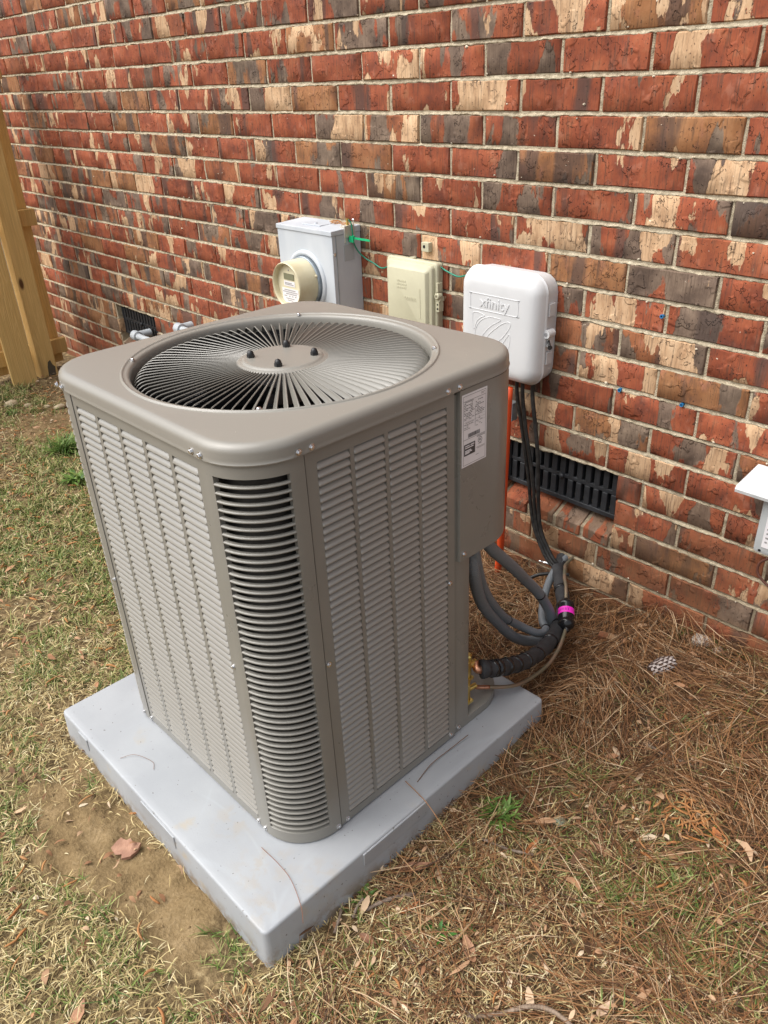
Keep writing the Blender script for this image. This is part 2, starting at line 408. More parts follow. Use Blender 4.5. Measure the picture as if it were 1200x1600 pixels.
def build_ground():
    xs = np.concatenate([[-250,-120,-60,-30,-15,-8,-4,-2,-1.2,-.8], np.arange(-.5, 2.6, .03), np.arange(2.6, 5.25, .0125), [5.4,5.8,6.4,7.5,10,15,30,60,120,250]])
    ys = np.concatenate([[-250,-120,-60,-30,-15,-9,-6,-4.5,-3.6,-3.0,-2.6], np.arange(-2.3, .03, .0125), [.1,.4,2,6,15,40,120,250]])
    X, Y = np.meshgrid(xs, ys); Z = gz(X, Y); nx = len(xs); ny = len(ys)
    me = bpy.data.meshes.new('ground'); n = nx*ny
    me.vertices.add(n); me.vertices.foreach_set('co', np.stack([X, Y, Z], -1).astype(np.float32).ravel())
    i = np.arange((nx-1)*(ny-1)); a = (i//(nx-1))*nx+i % (nx-1)
    q = np.stack([a, a+1, a+nx+1, a+nx], -1).ravel()
    me.loops.add(len(q)); me.loops.foreach_set('vertex_index', q.astype(np.int32))
    me.polygons.add(len(i)); me.polygons.foreach_set('loop_start', (np.arange(len(i))*4).astype(np.int32))
    me.polygons.foreach_set('use_smooth', np.ones(len(i), bool)); me.update(calc_edges=True)
    at = me.attributes.new('bare', 'FLOAT', 'POINT'); at.data.foreach_set('value', dirt_mask(X, Y).astype(np.float32).ravel())
    at = me.attributes.new('duff', 'FLOAT', 'POINT'); at.data.foreach_set('value', np.clip(needle_w(X, Y), 0, 1).astype(np.float32).ravel())
    m = mat('soil_and_thatch', (0.2,0.14,0.07), 0.95, 0, 0.15); t = NT(m); p = t.pos()
    bare = t.new('Attribute', attribute_name='bare').outputs['Fac']; duff = t.new('Attribute', attribute_name='duff').outputs['Fac']
    n1 = t.noise(p, 9, 6, .6); n2 = t.noise(p, 120, 4, .6); n3 = t.noise(t.mapv(p, (1,1,1), (5,5,5)), 45, 5, .65)
    that = t.ramp(n3, [(0.28, (0.050,0.034,0.018)), (0.45, (0.12,0.083,0.042)), (0.6, (0.24,0.175,0.09)), (0.75, (0.38,0.30,0.17))])
    soil = t.ramp(t.math('ADD', t.math('MULTIPLY', n1, .55), t.math('MULTIPLY', n2, .45)), [(0.32, (0.115,0.075,0.036)), (0.5, (0.205,0.142,0.070)), (0.68, (0.29,0.21,0.115))])
    dk = t.ramp(n3, [(0.3, (0.025,0.015,0.009)), (0.5, (0.060,0.034,0.018)), (0.7, (0.12,0.065,0.032))])
    c = t.mix(t.math('MULTIPLY', duff, .85, True), that, dk)
    c = t.mix(t.ss(t.math('ADD', bare, t.math('MULTIPLY', t.math('SUBTRACT', n1, .5), .5)), .25, .6), c, soil)
    t.link(c, t.b.inputs['Base Color'])
    t.link(t.bump(t.math('ADD', n2, n3), 0.8, 0.006), t.b.inputs['Normal'])
    me.materials.append(m)
    tag(obj('ground', me), kind='structure')
def needle_w(x, y):
    w = 1.15*sst(y, -.84, -.60)*sst(x, 1.9, 2.6)
    w = w*(1-.75*sst(-y-(.60-.08*(x-4.3)), -.05, .14)*sst(x, 4.2, 4.3))
    w = np.maximum(w, .8*sst(y, -.30, -.10)*sst(x, -.3, .1))
    w = np.maximum(w, .85*np.exp(-((x-4.15)/.05)**2)*sst(y, -1.36, -1.2)*(1-sst(y, -.75, -.6)))
    w = np.maximum(w, .62*sst(x, 4.12, 4.2)*(.35+1.2*vnoise(x*6+3, y*6+55, 21)))
    w = np.maximum(w, .85*g(x, y, 4.46, -1.02, .06, .10))
    w = np.maximum(w, .75*g(x, y, 4.83, -.98, .10, .16))
    w = np.maximum(w, .5*g(x, y, 4.45, -1.22, .14, .06))
    return w
def green_w(x, y):
    left = 1-sst(x, 3.25, 3.6)
    n = vnoise(x*3.1+11, y*3.1+5, 31)*.6+vnoise(x*9+2, y*9+8, 32)*.4
    w = left*sst(n, .36, .66)*1.0+left*.12
    w = w+.9*g(x, y, 1.45, -.80, .28, .14)+.6*g(x, y, 1.9, -1.0, .3, .2)
    w = w*(1-sst(y, -.55, -.38))
    w = w+1.3*g(x, y, 4.56, -.86, .15, .10)+1.2*g(x, y, 4.70, -.86, .13, .09)+1.1*g(x, y, 4.235, -.92, .05, .045)+.8*g(x, y, 4.26, -1.08, .06)
    w = w+.55*g(x, y, 4.42, -.68, .16, .05)+.5*g(x, y, 4.63, -.60, .08)+.8*g(x, y, 4.02, -1.56, .12, .035)+.6*g(x, y, 3.88, -1.72, .25, .04)
    w = w+.22*sst(x, 4.1, 4.2)*sst(vnoise(x*8, y*8+9, 33), .5, .7)+.25*sst(-y, 1.62, 1.8)*sst(x, 3.2, 3.5)
    return np.clip(w, 0, 1.3)*(1-.93*dirt_mask(x, y))
def straw_w(x, y):
    left = 1-sst(x, 3.6, 4.0)
    w = left*.75+.85*sst(-y, 1.62, 1.72)*sst(x, 3.3, 3.6)
    w = np.maximum(w, .95*sst(x, 4.05, 4.15)*sst(-y, .85, 1.02))
    w = np.maximum(w, .30*sst(x, 4.1, 4.2))*(1-.5*sst(x, 4.45, 4.6))
    return np.clip(w, 0, 1)*(1-.965*dirt_mask(x, y))*(1-.75*sst(y, -.5, -.35))
build_ground()

# ------------------------------------------------------------------ the brick wall
WX0, WX1 = -0.55, 5.75
OPEN = [(0.655, 1.11), (3.476, 3.931)]                     # crawl-space vents
ZV0, ZV1, ZS = 0.3018, 0.4798, 0.2128                      # opening bottom, top, underside of the sill
def jz(k): return (k-ZOFF)*H                               # k-th bed joint
wall = thing('brick_wall', 'long wall of mottled red, tan and grey bricks with cream mortar', 'brick wall', (0,0,0))
bvar = []
for k in range(6):
    r = random.Random(50+k); bm_ = MB()
    w, h, e = 0.2484/2, 0.0787/2, 0.0032
    def jit(a): return (r.random()-.5)*a
    nx, nz = 6, 3
    gx = [-w+e]+[-w+e+(2*w-2*e)*i/(nx-1) for i in range(1, nx-1)]+[w-e]; gzz = [-h+e, 0, h-e]
    fr = [(x_+jit(.002), jit(.0025), z_+jit(.0022)) for z_ in gzz for x_ in gx]
    fs = [(j*nx+i, j*nx+i+1, (j+1)*nx+i+1, (j+1)*nx+i) for j in range(nz-1) for i in range(nx-1)]
    rim = list(range(nx))+[nx*2-1]+list(range(nx*3-1, nx*2-1, -1))+[nx]
    vs = list(fr); b1 = []
    for i in rim:
        x_, y_, z_ = fr[i]
        sx_ = 1 if i % nx == nx-1 else (-1 if i % nx == 0 else 0); sz_ = 1 if i >= 2*nx else (-1 if i < nx else 0)
        b1.append(len(vs)); vs.append((x_+sx_*e+sx_*jit(.0015), .004+jit(.001), z_+sz_*e+sz_*jit(.0012)))
    b2 = []
    for i in b1: b2.append(len(vs)); vs.append((vs[i][0], .095, vs[i][2]))
    m_ = len(rim)
    for k2 in range(m_):
        a, b = k2, (k2+1) % m_
        fs.append((rim[a], b1[a], b1[b], rim[b])); fs.append((b1[a], b2[a], b2[b], b1[b]))
    bm_.add(vs, fs); bvar.append(bm_.mesh('brick_%d' % k, M['brick'], angle=50))
def project(p):
    q = cam.matrix_world.inverted() @ Vector(p)
    f = 1222.56
    return 600+f*q.x/-q.z, 800-f*q.y/-q.z, -q.z
bpy.context.view_layer.update()
def hidden_by_unit(p):
    o = CAM; d = Vector(p)-CAM; lo, hi = (3.34,-1.36,.02), (4.02,-.66,1.05); t0, t1 = 0, 1
    for i in range(3):
        a, b = (lo[i]-o[i])/d[i], (hi[i]-o[i])/d[i]
        if a > b: a, b = b, a
        t0, t1 = max(t0, a), min(t1, b)
    return t0 < t1
bricks = []
for row in range(-1, 36):
    z = (row-ZOFF+.5)*H
    off = 0 if row % 2 == 0 else -.5
    for c in range(-4, 25):
        x0, x1 = (c+off)*L, (c+1+off)*L
        spans = [(max(x0, WX0), min(x1, WX1))]
        if ZS < z < ZV1:
            for a, b in OPEN:
                ns = []
                for s0, s1 in spans:
                    if s1 <= a or s0 >= b: ns.append((s0, s1)); continue
                    if s0 < a: ns.append((s0, a+.012))
                    if s1 > b: ns.append((b-.012, s1))
                spans = ns
        for s0, s1 in spans:
            if s1-s0 > .035: bricks.append(((s0+s1)/2, z, (s1-s0-.0085)/.2484, row))
def seen(b):
    u, v, d = project((b[0], 0, b[1]))
    if d < .1 or u < -20 or u > 1230 or v < -25 or v > 1640: return 0
    if hidden_by_unit((b[0], 0, b[1])) or b[1] < -.02: return 0
    return b[2]*100/(d*d)
order = sorted(bricks, key=seen, reverse=True)
rest = MB()
for i, (x, z, s, row) in enumerate(order):
    me = bvar[rnd.randrange(6)]; dy = rnd.uniform(-.002, .0025); flip = 1
    if i < 285 and seen((x, z, s, row)) > 0:
        o = obj('brick', me, wall, (x, dy, z+rnd.uniform(-.001, .001)), (0, rnd.uniform(-.004, .004), rnd.uniform(-.006, .006)))
        o.scale = (s, 1, 1)
    else:
        rest.add([(x+v.co.x*s, v.co.y+dy, z+v.co.z) for v in me.vertices], [tuple(p.vertices) for p in me.polygons])
tag(obj('outlying_brickwork', rest, wall, m=M['brick'], angle=50), kind='stuff')
# sloping rowlock bricks under the vents
sl = MB()
sl.add([(-.047,-.002,-.040),(.047,-.002,-.040),(.047,-.002,-.002),(-.047,-.002,-.002),(-.047,.09,-.040),(.047,.09,-.040),(.047,.09,.046),(-.047,.09,.046)],
       [(0,1,2,3),(3,2,6,7),(1,5,6,2),(0,3,7,4),(4,7,6,5),(0,4,5,1)])
slm = sl.mesh('sill_brick', M['sill_brick'])
for a, b in OPEN:
    x = b-.062
    while x > a+.03:
        o = obj('brick', slm, wall, (x, rnd.uniform(-.003, .003), .2575+rnd.uniform(-.002, .002)), (0, rnd.uniform(-.02, .02), rnd.uniform(-.02, .02)))
        bevel(o, .004, 2); x -= .108
# mortar: backing, tooled bed joints, head joints
mo = MB(); YB0, YB1 = .0055, .30
def band(z0, z1, holes):
    xs = [WX0-.02]; [xs.extend(h) for h in holes]; xs.append(WX1+.02)
    for i in range(0, len(xs), 2): mo.box(xs[i], xs[i+1], YB0, YB1, z0, z1)
band(-.3, ZS, []); band(ZS, ZV1, [(a-.0, b+.0) for a, b in OPEN]); band(ZV1, 36*H, [])
for a, b in OPEN:
    mo.add([(a,.003,ZS),(b,.003,ZS),(b,.003,.2505),(a,.003,.2505),(a,.12,ZS),(b,.12,ZS),(b,.12,.306),(a,.12,.306)], [(0,1,2,3),(3,2,6,7),(4,7,6,5)])
    mo.box(a, b, .16, YB1, ZS, ZV1)
prof = [(.014,.0085),(.0085,.0055),(.0060,.0025),(.0024,-.0020),(.0012,-.0048),(.0035,-.0078),(.012,-.0095)]
jr = random.Random(3)
def strip(p0, p1, vertical, step=.012):
    n = max(2, int((p1-p0)/step)); Ls = []; wob = 0
    for i in range(n+1):
        s = p0+(p1-p0)*i/n; wob = wob*.7+jr.uniform(-.0016, .0016); th = 1+jr.uniform(-.28, .28); yy = jr.uniform(-.0016, .0016)
        Ls.append((s, wob, th, yy))
    return Ls
for k in range(0, 37):
    z = jz(k)
    segs = [(WX0, WX1)]
    if ZS+.01 < z < ZV1-.01:
        segs = [(WX0, OPEN[0][0]), (OPEN[0][1], OPEN[1][0]), (OPEN[1][1], WX1)]
    st = .011 if z < 2.2 else .2
    for a, b in segs:
        Ls = [[(s, py+yy, z+wob+pz*th) for py, pz in prof] for s, wob, th, yy in strip(a, b, False, st)]
        mo.loops(Ls, close=False)
hp = [(.012,-.0080),(.0055,-.0050),(.0042,0),(.0055,.0050),(.012,.0080)]
for row in range(-1, 27):
    off = 0 if row % 2 == 0 else .5
    z0, z1 = jz(row)+.004, jz(row+1)-.004
    for c in range(-4, 25):
        x = (c+off)*L-(L if off else 0)
        if not WX0 < x < WX1: continue
        if ZS < (z0+z1)/2 < ZV1 and any(a-.02 < x < b+.02 for a, b in OPEN): continue
        Ls = [[(x+wob+px*th, py+yy, s) for py, px in hp] for s, wob, th, yy in strip(z0, z1, True, .018)]
        mo.loops(Ls, close=False)
obj('mortar', mo, wall, m=M['mortar'], angle=60)
sp = MB()
for i in range(260):                                        # flecks of mortar left on the brick faces
    x = rnd.uniform(0, 5); k = rnd.randrange(1, 28)
    z = jz(k)+(rnd.choice((-1, 1))*rnd.uniform(.006, .012) if rnd.random() < .7 else rnd.uniform(0, H))
    if ZS < z < ZV1 and any(a-.02 < x < b+.02 for a, b in OPEN): continue
    r = rnd.uniform(.0012, .0042)*(1.5 if rnd.random() < .1 else 1); n = 6
    ring = [(x+r*rnd.uniform(.6, 1.5)*math.cos(2*PI*j/n), .001, z+r*rnd.uniform(.5, 1.1)*math.sin(2*PI*j/n)) for j in range(n)]
    sp.add(ring+[(x+(a-x)*.45, -.0035, z+(b-z)*.45) for a, _, b in ring], [(j, (j+1) % n, n+(j+1) % n, n+j) for j in range(n)]+[tuple(range(n, 2*n))])
tag(obj('mortar_flecks', sp, wall, m=M['splat']), kind='stuff')

# crawl-space vents
def make_vent(x0, x1, label):
    w = x1-x0; h = ZV1-ZV0
    t = thing('foundation_vent', label, 'vent', (x0, .030, ZV0), group='crawl space vents in the brick wall')
    f = MB(); e = .016
    f.box(.002, w-.002, 0, .03, .0, e); f.box(.002, w-.002, 0, .03, h-e, h-.001)
    f.box(.002, e, 0.001, .029, e, h-e); f.box(w-e, w-.002, 0.001, .029, e, h-e)
    bevel(obj('frame', f, t, m=M['vent']), .002)
    r = MB(); r.box(e, w-e, .004, .02, h*.5-.007, h*.5+.007); bevel(obj('cross_rail', r, t, m=M['vent']), .002)
    n = 14; bar = MB(); bw = .0205; bar.box(-bw/2, bw/2, .002, .024, e-.001, h*.5-.0075); bar.box(-bw/2, bw/2, .002, .024, h*.5+.0075, h-e+.001)
    bme = None
    for i in range(1, n):
        o = obj('bar', bme or bar, t, (w*i/n, 0, 0), m=M['vent']); bme = o.data
        bevel(o, .0025)
    b = MB(); b.box(.001, w-.001, .07, .075, .001, h-.002); obj('dark_backing', b, t, m=M['void'])  # near-black sheet standing in for the darkness behind the slots
    kn = MB(); kn.lathe([(.0, .0),(.009,0),(.009,.008),(.005,.012)], 10, (w*.5, .003, h*.5), 'Y', cap1=True); obj('damper_knob', kn, t, m=M['vent'], angle=40)
make_vent(*OPEN[1], 'black slotted foundation vent behind the hanging black cables')
make_vent(*OPEN[0], 'black slotted foundation vent at the far end near the wooden fence')

# three blue plugs in the wall
for (x, z), lb in (((3.995, .976), 'topmost blue plastic plug in a brick joint of the wall'),
                   ((3.896, .744), 'lower blue plug in the joint nearest the white utility box'),
                   ((4.088, .748), 'lower blue plug farthest from the white utility box')):
    b = MB(); b.lathe([(.0025,-.01),(.0048,-.01),(.0055,.003),(.0055,.006),(.003,.006),(.0028,-.004)], 12, (0,0,0), 'Y', cap1=True)
    o = obj('wall_plug', b, None, (x, .0, z), m=M['blue'], angle=40); tag(o, lb, 'wall plug', 'blue plugs in the brick wall')

# ------------------------------------------------------------------ the wooden fence
fence = thing('wooden_fence', 'yellow pine board fence running out from the brick wall', 'fence', (0, 0, 0))
def board(name, x0, x1, y0, y1, z0, z1, lean=0):
    b = MB(); cx, cy, cz = (x0+x1)/2, (y0+y1)/2, z0
    b.box(x0-cx, x1-cx, y0-cy, y1-cy, 0, z1-z0)
    o = obj(name, b, fence, (cx, cy, cz), (lean, rnd.uniform(-.004, .004), 0), m=M['wood']); bevel(o, .003, 2); return o
board('picket', .166, .186, -.520, -.374, -.02, 1.85, .004)
board('post', .070, .158, -.338, -.232, -.25, 1.95)
for y in (-.83, -1.14, -1.45, -1.76, -2.07): board('picket', .166, .186, y-.145, y, .0+rnd.uniform(-.01, .02), 1.85)
for y in (-.120, -.470, -.675, -.985, -1.295, -1.605): board('picket', -.022, -.002, y-.145, y, .03, 1.85)
board('post', .045, .135, -2.35, -2.262, -.25, 1.95)
for z in (.092, .862, 1.62):
    board('rail', .002, .042, -2.4, -.095, z, z+.092)
pt = MB(); pt.add([(0,-.026,0),(0,.020,0),(0,.026,.05),(0,.012,.068),(0,.004,.098),(0,-.012,.088),(0,-.02,.06)], [tuple(range(7))])
obj('damp_stain', pt, fence, (.1595, -.268, .005), m=mat('damp_wood', (.085,.07,.045), .8))

# ------------------------------------------------------------------ equipment pad and the condenser
PIV = (3.734, -1.0699, .1036); PROT = (-.0019, -.0135, .0093)
pad = thing('equipment_pad', 'square grey plastic pad under the air conditioner', 'equipment pad', PIV, PROT)
b = MB(); px0, px1, py0, py1 = -.5264, .3929, -.4618, .4564
cx, cy, hx, hy = (px0+px1)/2, (py0+py1)/2, (px1-px0)/2, (py1-py0)/2
def pl(ins, z, r=.013): return [(cx+a, cy+c, z) for a, c in rrect(hx-ins, hy-ins, max(r-ins, .006), 4)]
b.loops([pl(-.004, -.13), pl(-.003, -.09), pl(0, -.007), pl(.0008, -.0035), pl(.0026, -.0012), pl(.0056, -.0002), pl(.02, 0)], cap1=True)
obj('slab', b, pad, m=M['pad'], angle=50)
for (ex, ey, ln, ax) in ((-.02, py0, .15, 'x'), (px1, -.10, .20, 'y'), (-.40, py0, .05, 'x')):  # raised hand-hold lips on the rim
    b = MB()
    if ax == 'x': b.box(ex-ln/2, ex+ln/2, ey-.0035, ey+.004, -.045, -.006)
    else: b.box(ex-.004, ex+.0035, ey-ln/2, ey+ln/2, -.045, -.006)
    bevel(obj('grip_lip', b, pad, m=M['pad']), .0025)

ac = thing('air_conditioner', 'tall taupe outdoor air conditioner with louvered sides and round fan grille on top', 'air conditioner', PIV, PROT)
X0, X1, Y0, Y1, HT = -.4324, .3112, -.3112, .4324, .9121
CX, CY, HW, RC, SEAM = (X0+X1)/2, (Y0+Y1)/2, (X1-X0)/2, .112, .1238
T = M['tan_paint']
def rr_r(th, h, r):
    """distance to a rounded square's edge in direction th"""
    c, s = abs(math.cos(th)), abs(math.sin(th)); d = h/max(c, s); x, y = c*d, s*d
    if min(x, y) <= h-r: return d
    k = h-r; bq = (c+s)*k; return bq+math.sqrt(max(0, bq*bq-2*k*k+r*r))
N = 192
def sq(h, r, z): return [(CX+rr_r(2*PI*i/N, h, r)*math.cos(2*PI*i/N), CY+rr_r(2*PI*i/N, h, r)*math.sin(2*PI*i/N), z) for i in range(N)]
def ci(r, z): return [(CX+r*math.cos(2*PI*i/N), CY+r*math.sin(2*PI*i/N), z) for i in range(N)]
# top cover
b = MB(); h = HW; z0 = HT
zT = z0+.0372
ls = [sq(h-.004, RC, z0+.003), sq(h+.0055, RC+.006, z0+.0005), sq(h+.0062, RC+.006, z0+.003), sq(h+.0052, RC+.006, z0+.0055), sq(h+.0050, RC+.006, z0+.010)]
for i in range(9):                                           # rolled edge, about 16 mm radius
    a = PI/2*i/8; ls.append(sq(h+.0045-.016*(1-math.cos(a)), RC+.006-.016*(1-math.cos(a)), zT-.016+.016*math.sin(a)))
ls += [sq(h-.0140, RC-.013, zT+.0001), sq(h-.022, RC-.02, zT+.0002), ci(.3395, zT+.0003), ci(.3372, zT+.0004), ci(.3362, zT+.0014), ci(.3350, zT+.0032), ci(.3335, zT+.0038), ci(.3318, zT+.0032), ci(.3305, zT+.0014), ci(.3296, zT+.0008),
       ci(.3255, zT+.0006), ci(.3225, zT-.0002), ci(.3200, zT-.0020), ci(.3183, zT-.0050), ci(.3172, zT-.010), ci(.3166, zT-.022), ci(.3164, zT-.030)]
b.loops(ls); obj('top_cover', b, ac, m=M['tan_paint_top'], angle=42)
b = MB(); b.loops([ci(.3163, HT+.0065), ci(.314, HT-.10), ci(.30, HT-.17)]); obj('shade_dark_shroud', b, ac, m=M['fan_black'], smooth=True)  # shroud coloured black to put shade into the gaps between the vanes
# base pan
b = MB(); b.loops([sq(h-.006, RC, .0), sq(h-.0045, RC, .004), sq(h-.0045, RC, .026), sq(h-.007, RC, .028), sq(h-.03, RC, .028)], cap0=True, cap1=True)
obj('base_pan', b, ac, m=T, angle=45)
# coil behind the louvers, wrapped round three sides and open at the valve corner
def cwrap(ins, r):
    k = HW-ins; P = [(X1-ins, Y0+.50)]
    for sx_, sy_, a0 in ((1,-1,0), (-1,-1,-PI/2), (-1,1,-PI)):
        for i in range(9):
            a = a0-PI/2*i/8; P.append((CX+sx_*(k-r)+r*math.cos(a), CY+sy_*(k-r)+r*math.sin(a)))
    P.append((X1-.21, Y1-ins)); return P
b = MB(); po, pi_ = cwrap(.030, .085), cwrap(.055, .06)
ring = po+pi_[::-1]
b.loops([[(x, y, z) for x, y in ring] for z in (.030, HT-.005)], True, True, True); obj('coil', b, ac, m=M['coil'], angle=40)
# louvered side panels
LZ0, NR, PITCH = .036, 53, .01618
lv = MB(); lw = .081
pr = [(.0120,.0092),(.0088,.0094),(.0046,.0068),(.0006,.0022),(-.0020,-.0024),(-.0018,-.0048),(.0008,-.0058),(.0022,-.0045)]
lv.loops([[(sx_, yy, zz) for yy, zz in pr] for sx_ in (-.5, -.485, .485, .5)], close=False)
# taper the ends so that each blade leaves the sheet and comes back
def louver_mesh(w, near):
    b = MB(); Ls = []
    for f, k in ((-.5, 0.0), (-.485, .75), (-.46, 1), (.46, 1), (.485, .75), (.5, 0.0)):
        Ls.append([(f*w, yy*(1 if k > .5 else .6)+(0.0016 if k < .5 else 0), zz*(.8+.2*k)) for yy, zz in pr])
    b.loops(Ls, close=False); return b.mesh('louver', M['louver_skylit'], smooth=True)
def panel_frame(width, cols, cw, thick=.0016):
    """sheet with a row of tall openings; x from 0 to width, face at y=0"""
    b = MB(); zb, zt_ = LZ0-.009, LZ0-.006+NR*PITCH; zz1 = HT-.002
    b.box(0, width, 0, thick, .006, zb); b.box(0, width, 0, thick, zt_, zz1)
    xs = [0]
    for c in cols: xs += [c-cw/2, c+cw/2]
    xs.append(width)
    for i in range(0, len(xs), 2): b.box(xs[i], xs[i+1], 0, thick, zb, zt_)
    b.box(.0, .004, thick, .016, .008, zz1); b.box(width-.004, width, thick, .016, .008, zz1)
    for c in cols:                                           # rolled edges of the openings
        for s in (-1, 1):
            e = c+s*cw/2; b.box(min(e, e-s*.0012), max(e, e-s*.0012), thick+.0005, .010, zb+.001, zt_-.001)
    return b
louver_total = 0
def side_panel(name, org, rot, width, cols, cw, indiv, label=None):
    p = obj(name, panel_frame(width, cols, cw), ac, org, (0, 0, rot), m=T)
    if label: p['label'] = label
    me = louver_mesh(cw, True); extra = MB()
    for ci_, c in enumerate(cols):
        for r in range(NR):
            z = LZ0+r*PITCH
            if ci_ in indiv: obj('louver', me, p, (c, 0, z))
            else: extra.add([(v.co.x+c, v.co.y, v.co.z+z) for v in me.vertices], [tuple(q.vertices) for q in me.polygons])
    if extra.v: tag(obj('louver_bank', extra, p, m=M['louver_skylit'], smooth=True), kind='stuff')
    return p
# front panel (5 columns), right panel (4 columns up to the control box), then the far sides
fx0, fx1 = X0+SEAM+.0012, X1-SEAM-.0012
fw = fx1-fx0; cf = [.056+.0957*i for i in range(5)]
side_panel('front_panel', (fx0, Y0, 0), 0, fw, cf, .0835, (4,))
ry0, ry1 = Y0+SEAM+.0012, Y0+.504
cr = [.0255+.0405-.0+.0857*i for i in range(4)]
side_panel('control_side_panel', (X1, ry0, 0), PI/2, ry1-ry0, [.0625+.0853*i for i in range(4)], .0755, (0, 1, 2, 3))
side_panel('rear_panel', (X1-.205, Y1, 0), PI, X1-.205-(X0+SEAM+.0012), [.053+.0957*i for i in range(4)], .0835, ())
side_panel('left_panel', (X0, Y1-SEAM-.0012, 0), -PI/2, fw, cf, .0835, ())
# rounded corner panels with horizontal bars
def arc_pt(a, off, c):                                       # c: centre of the corner arc; flat beyond it
    return (c[0]+(RC+off)*math.cos(a), c[1]+(RC+off)*math.sin(a))
def corner_path(c, a0, off, ang0, ang1, n=12, flat=True):
    pts = []
    for i in range(n+1):
        a = a0+ang0+(ang1-ang0)*i/n; pts.append(arc_pt(a, off, c))
    return pts
def corner_panel(c, a0, label, indiv):
    ext = SEAM-RC-.0012
    def full(off):
        p = corner_path(c, a0, off, 0, PI/2, 16)
        t0 = (-math.sin(a0), math.cos(a0)); t1 = (-math.sin(a0+PI/2), math.cos(a0+PI/2))
        return [(p[0][0]-t0[0]*ext, p[0][1]-t0[1]*ext)]+p+[(p[-1][0]+t1[0]*ext, p[-1][1]+t1[1]*ext)]
    b = MB(); S0, S1 = math.radians(10), math.radians(80)
    zb, zt_ = .034, .034+NR*PITCH-.004
    def sheet(o0, z0, z1):
        b.loops([[(x, y, z) for x, y in o0] for z in (z0, z1)], close=False)
    o = full(.0015); inn = full(-.012)
    sheet(o, .004, zb); sheet(o, zt_, HT-.001)
    for A, B_ in ((0, S0), (S1, PI/2)):
        pp = corner_path(c, a0, .0015, A, B_, 4)
        pp = [o[0]]+pp if A == 0 else pp+[o[-1]]
        sheet(pp, zb, zt_)
    for A in (S0, S1):                                       # returns at the ends of the slots
        p_, q_ = arc_pt(a0+A, .0015, c), arc_pt(a0+A, -.010, c)
        b.loops([[(p_[0], p_[1], zb), (q_[0], q_[1], zb)], [(p_[0], p_[1], zt_), (q_[0], q_[1], zt_)]], close=False)
    for zz in (zb, zt_):
        b.loops([[(x, y, zz) for x, y in corner_path(c, a0, .0015, S0, S1)], [(x, y, zz+(.003 if zz == zb else 0)) for x, y in corner_path(c, a0, -.006, S0, S1)]], close=False)
    for e in (0, -1): b.loops([[(o[e][0], o[e][1], .004), (inn[e][0], inn[e][1], .004)], [(o[e][0], o[e][1], HT-.001), (inn[e][0], inn[e][1], HT-.001)]], close=False)
    p = obj('corner_panel', b, ac, m=T, angle=40)
    if label: p['label'] = label
    bar = MB(); Ls = []
    for off, zz in ((-.0065,.0016),(-.0030,.0022),(.0004,.0018),(.0022,.0002),(.0024,-.0013),(.0012,-.0026),(-.0010,-.0032),(-.0028,-.0024)):
        Ls.append([(x, y, zz) for x, y in corner_path(c, a0, off, S0+.004, S1-.004, 14)])
    bar.loops(Ls, close=False); me = bar.mesh('corner_bar', T, smooth=True); extra = MB()
    for r in range(NR-1):
        z = zb+PITCH*(r+1)-.0035
        if indiv: obj('corner_bar', me, p, (0, 0, z))
        else: extra.add([(v.co.x, v.co.y, v.co.z+z) for v in me.vertices], [tuple(q.vertices) for q in me.polygons])
    if extra.v: tag(obj('corner_bars', extra, p, m=T, smooth=True), kind='stuff')
    return p
corner_panel((X1-RC, Y0+RC), -PI/2, None, True)
corner_panel((X0+RC, Y0+RC), PI, None, False)
corner_panel((X0+RC, Y1-RC), PI/2, None, False)
# control corner: cover plate with rounded edge, narrow panel and cut-away below
cvz0 = .512; cy0 = Y0+.517; ny1b = Y0+.562
def back_path(off, y_start, ang):
    c = (X1-RC, Y1-RC)
    pts = [(X1+off, y_start)]+[(X1+off, y_start+(Y1-RC-y_start)*.98)]
    n = 14
    for i in range(n+1):
        a = ang*i/n; pts.append((c[0]+(RC+off)*math.cos(a), c[1]+(RC+off)*math.sin(a)))
    return pts
b = MB(); po = back_path(.0045, cy0, PI/2); pi_ = back_path(.0015, cy0, PI/2)
Ls = [[(x, y, cvz0) for x, y in pi_], [(x, y, cvz0) for x, y in po], [(x, y, HT-.001) for x, y in po]]
b.loops(Ls, close=False)
b.loops([[(X1+.0045, cy0, z) for z in (cvz0, HT-.001)], [(X1-.012, cy0, z) for z in (cvz0, HT-.001)]], close=False)
cov = obj('control_box_cover', b, ac, m=T, angle=35)
b = MB(); b.loops([[(x, y, cvz0+.001) for x, y in back_path(.0015, cy0, PI/2)], [(x, y, cvz0+.001) for x, y in back_path(-.02, cy0, PI/2)], [(x, y, cvz0+.03) for x, y in back_path(-.02, cy0, PI/2)]], close=False)
obj('cover_gasket', b, ac, m=M['black'])
b = MB(); b.box(X1-.19, X1-.015, ny1b+.002, Y1-.10, cvz0+.02, HT-.01); obj('control_box', b, ac, m=M['black'])
# narrow panel below the cover with its edges folded inwards
ny0, ny1 = Y0+.508, Y0+.562
b = MB()
pp = [(X1-.03, ny0), (X1-.0075, ny0+.001), (X1-.0065, ny0+.004), (X1-.0045, ny0+.014), (X1-.0045, ny1-.004), (X1-.006, ny1-.001), (X1-.010, ny1), (X1-.12, ny1), (X1-.20, ny1+.06), (X1-.205, Y1-.001)]
b.loops([[(x, y, z) for x, y in pp] for z in (.026, HT-.01)], close=False); obj('corner_post', b, ac, m=T, angle=35)
b = MB(); b.box(X1-.09, X1-.015, ny1+.0015, ny1+.0035, .028, .10); obj('valve_bracket', b, ac, m=M['galv'])
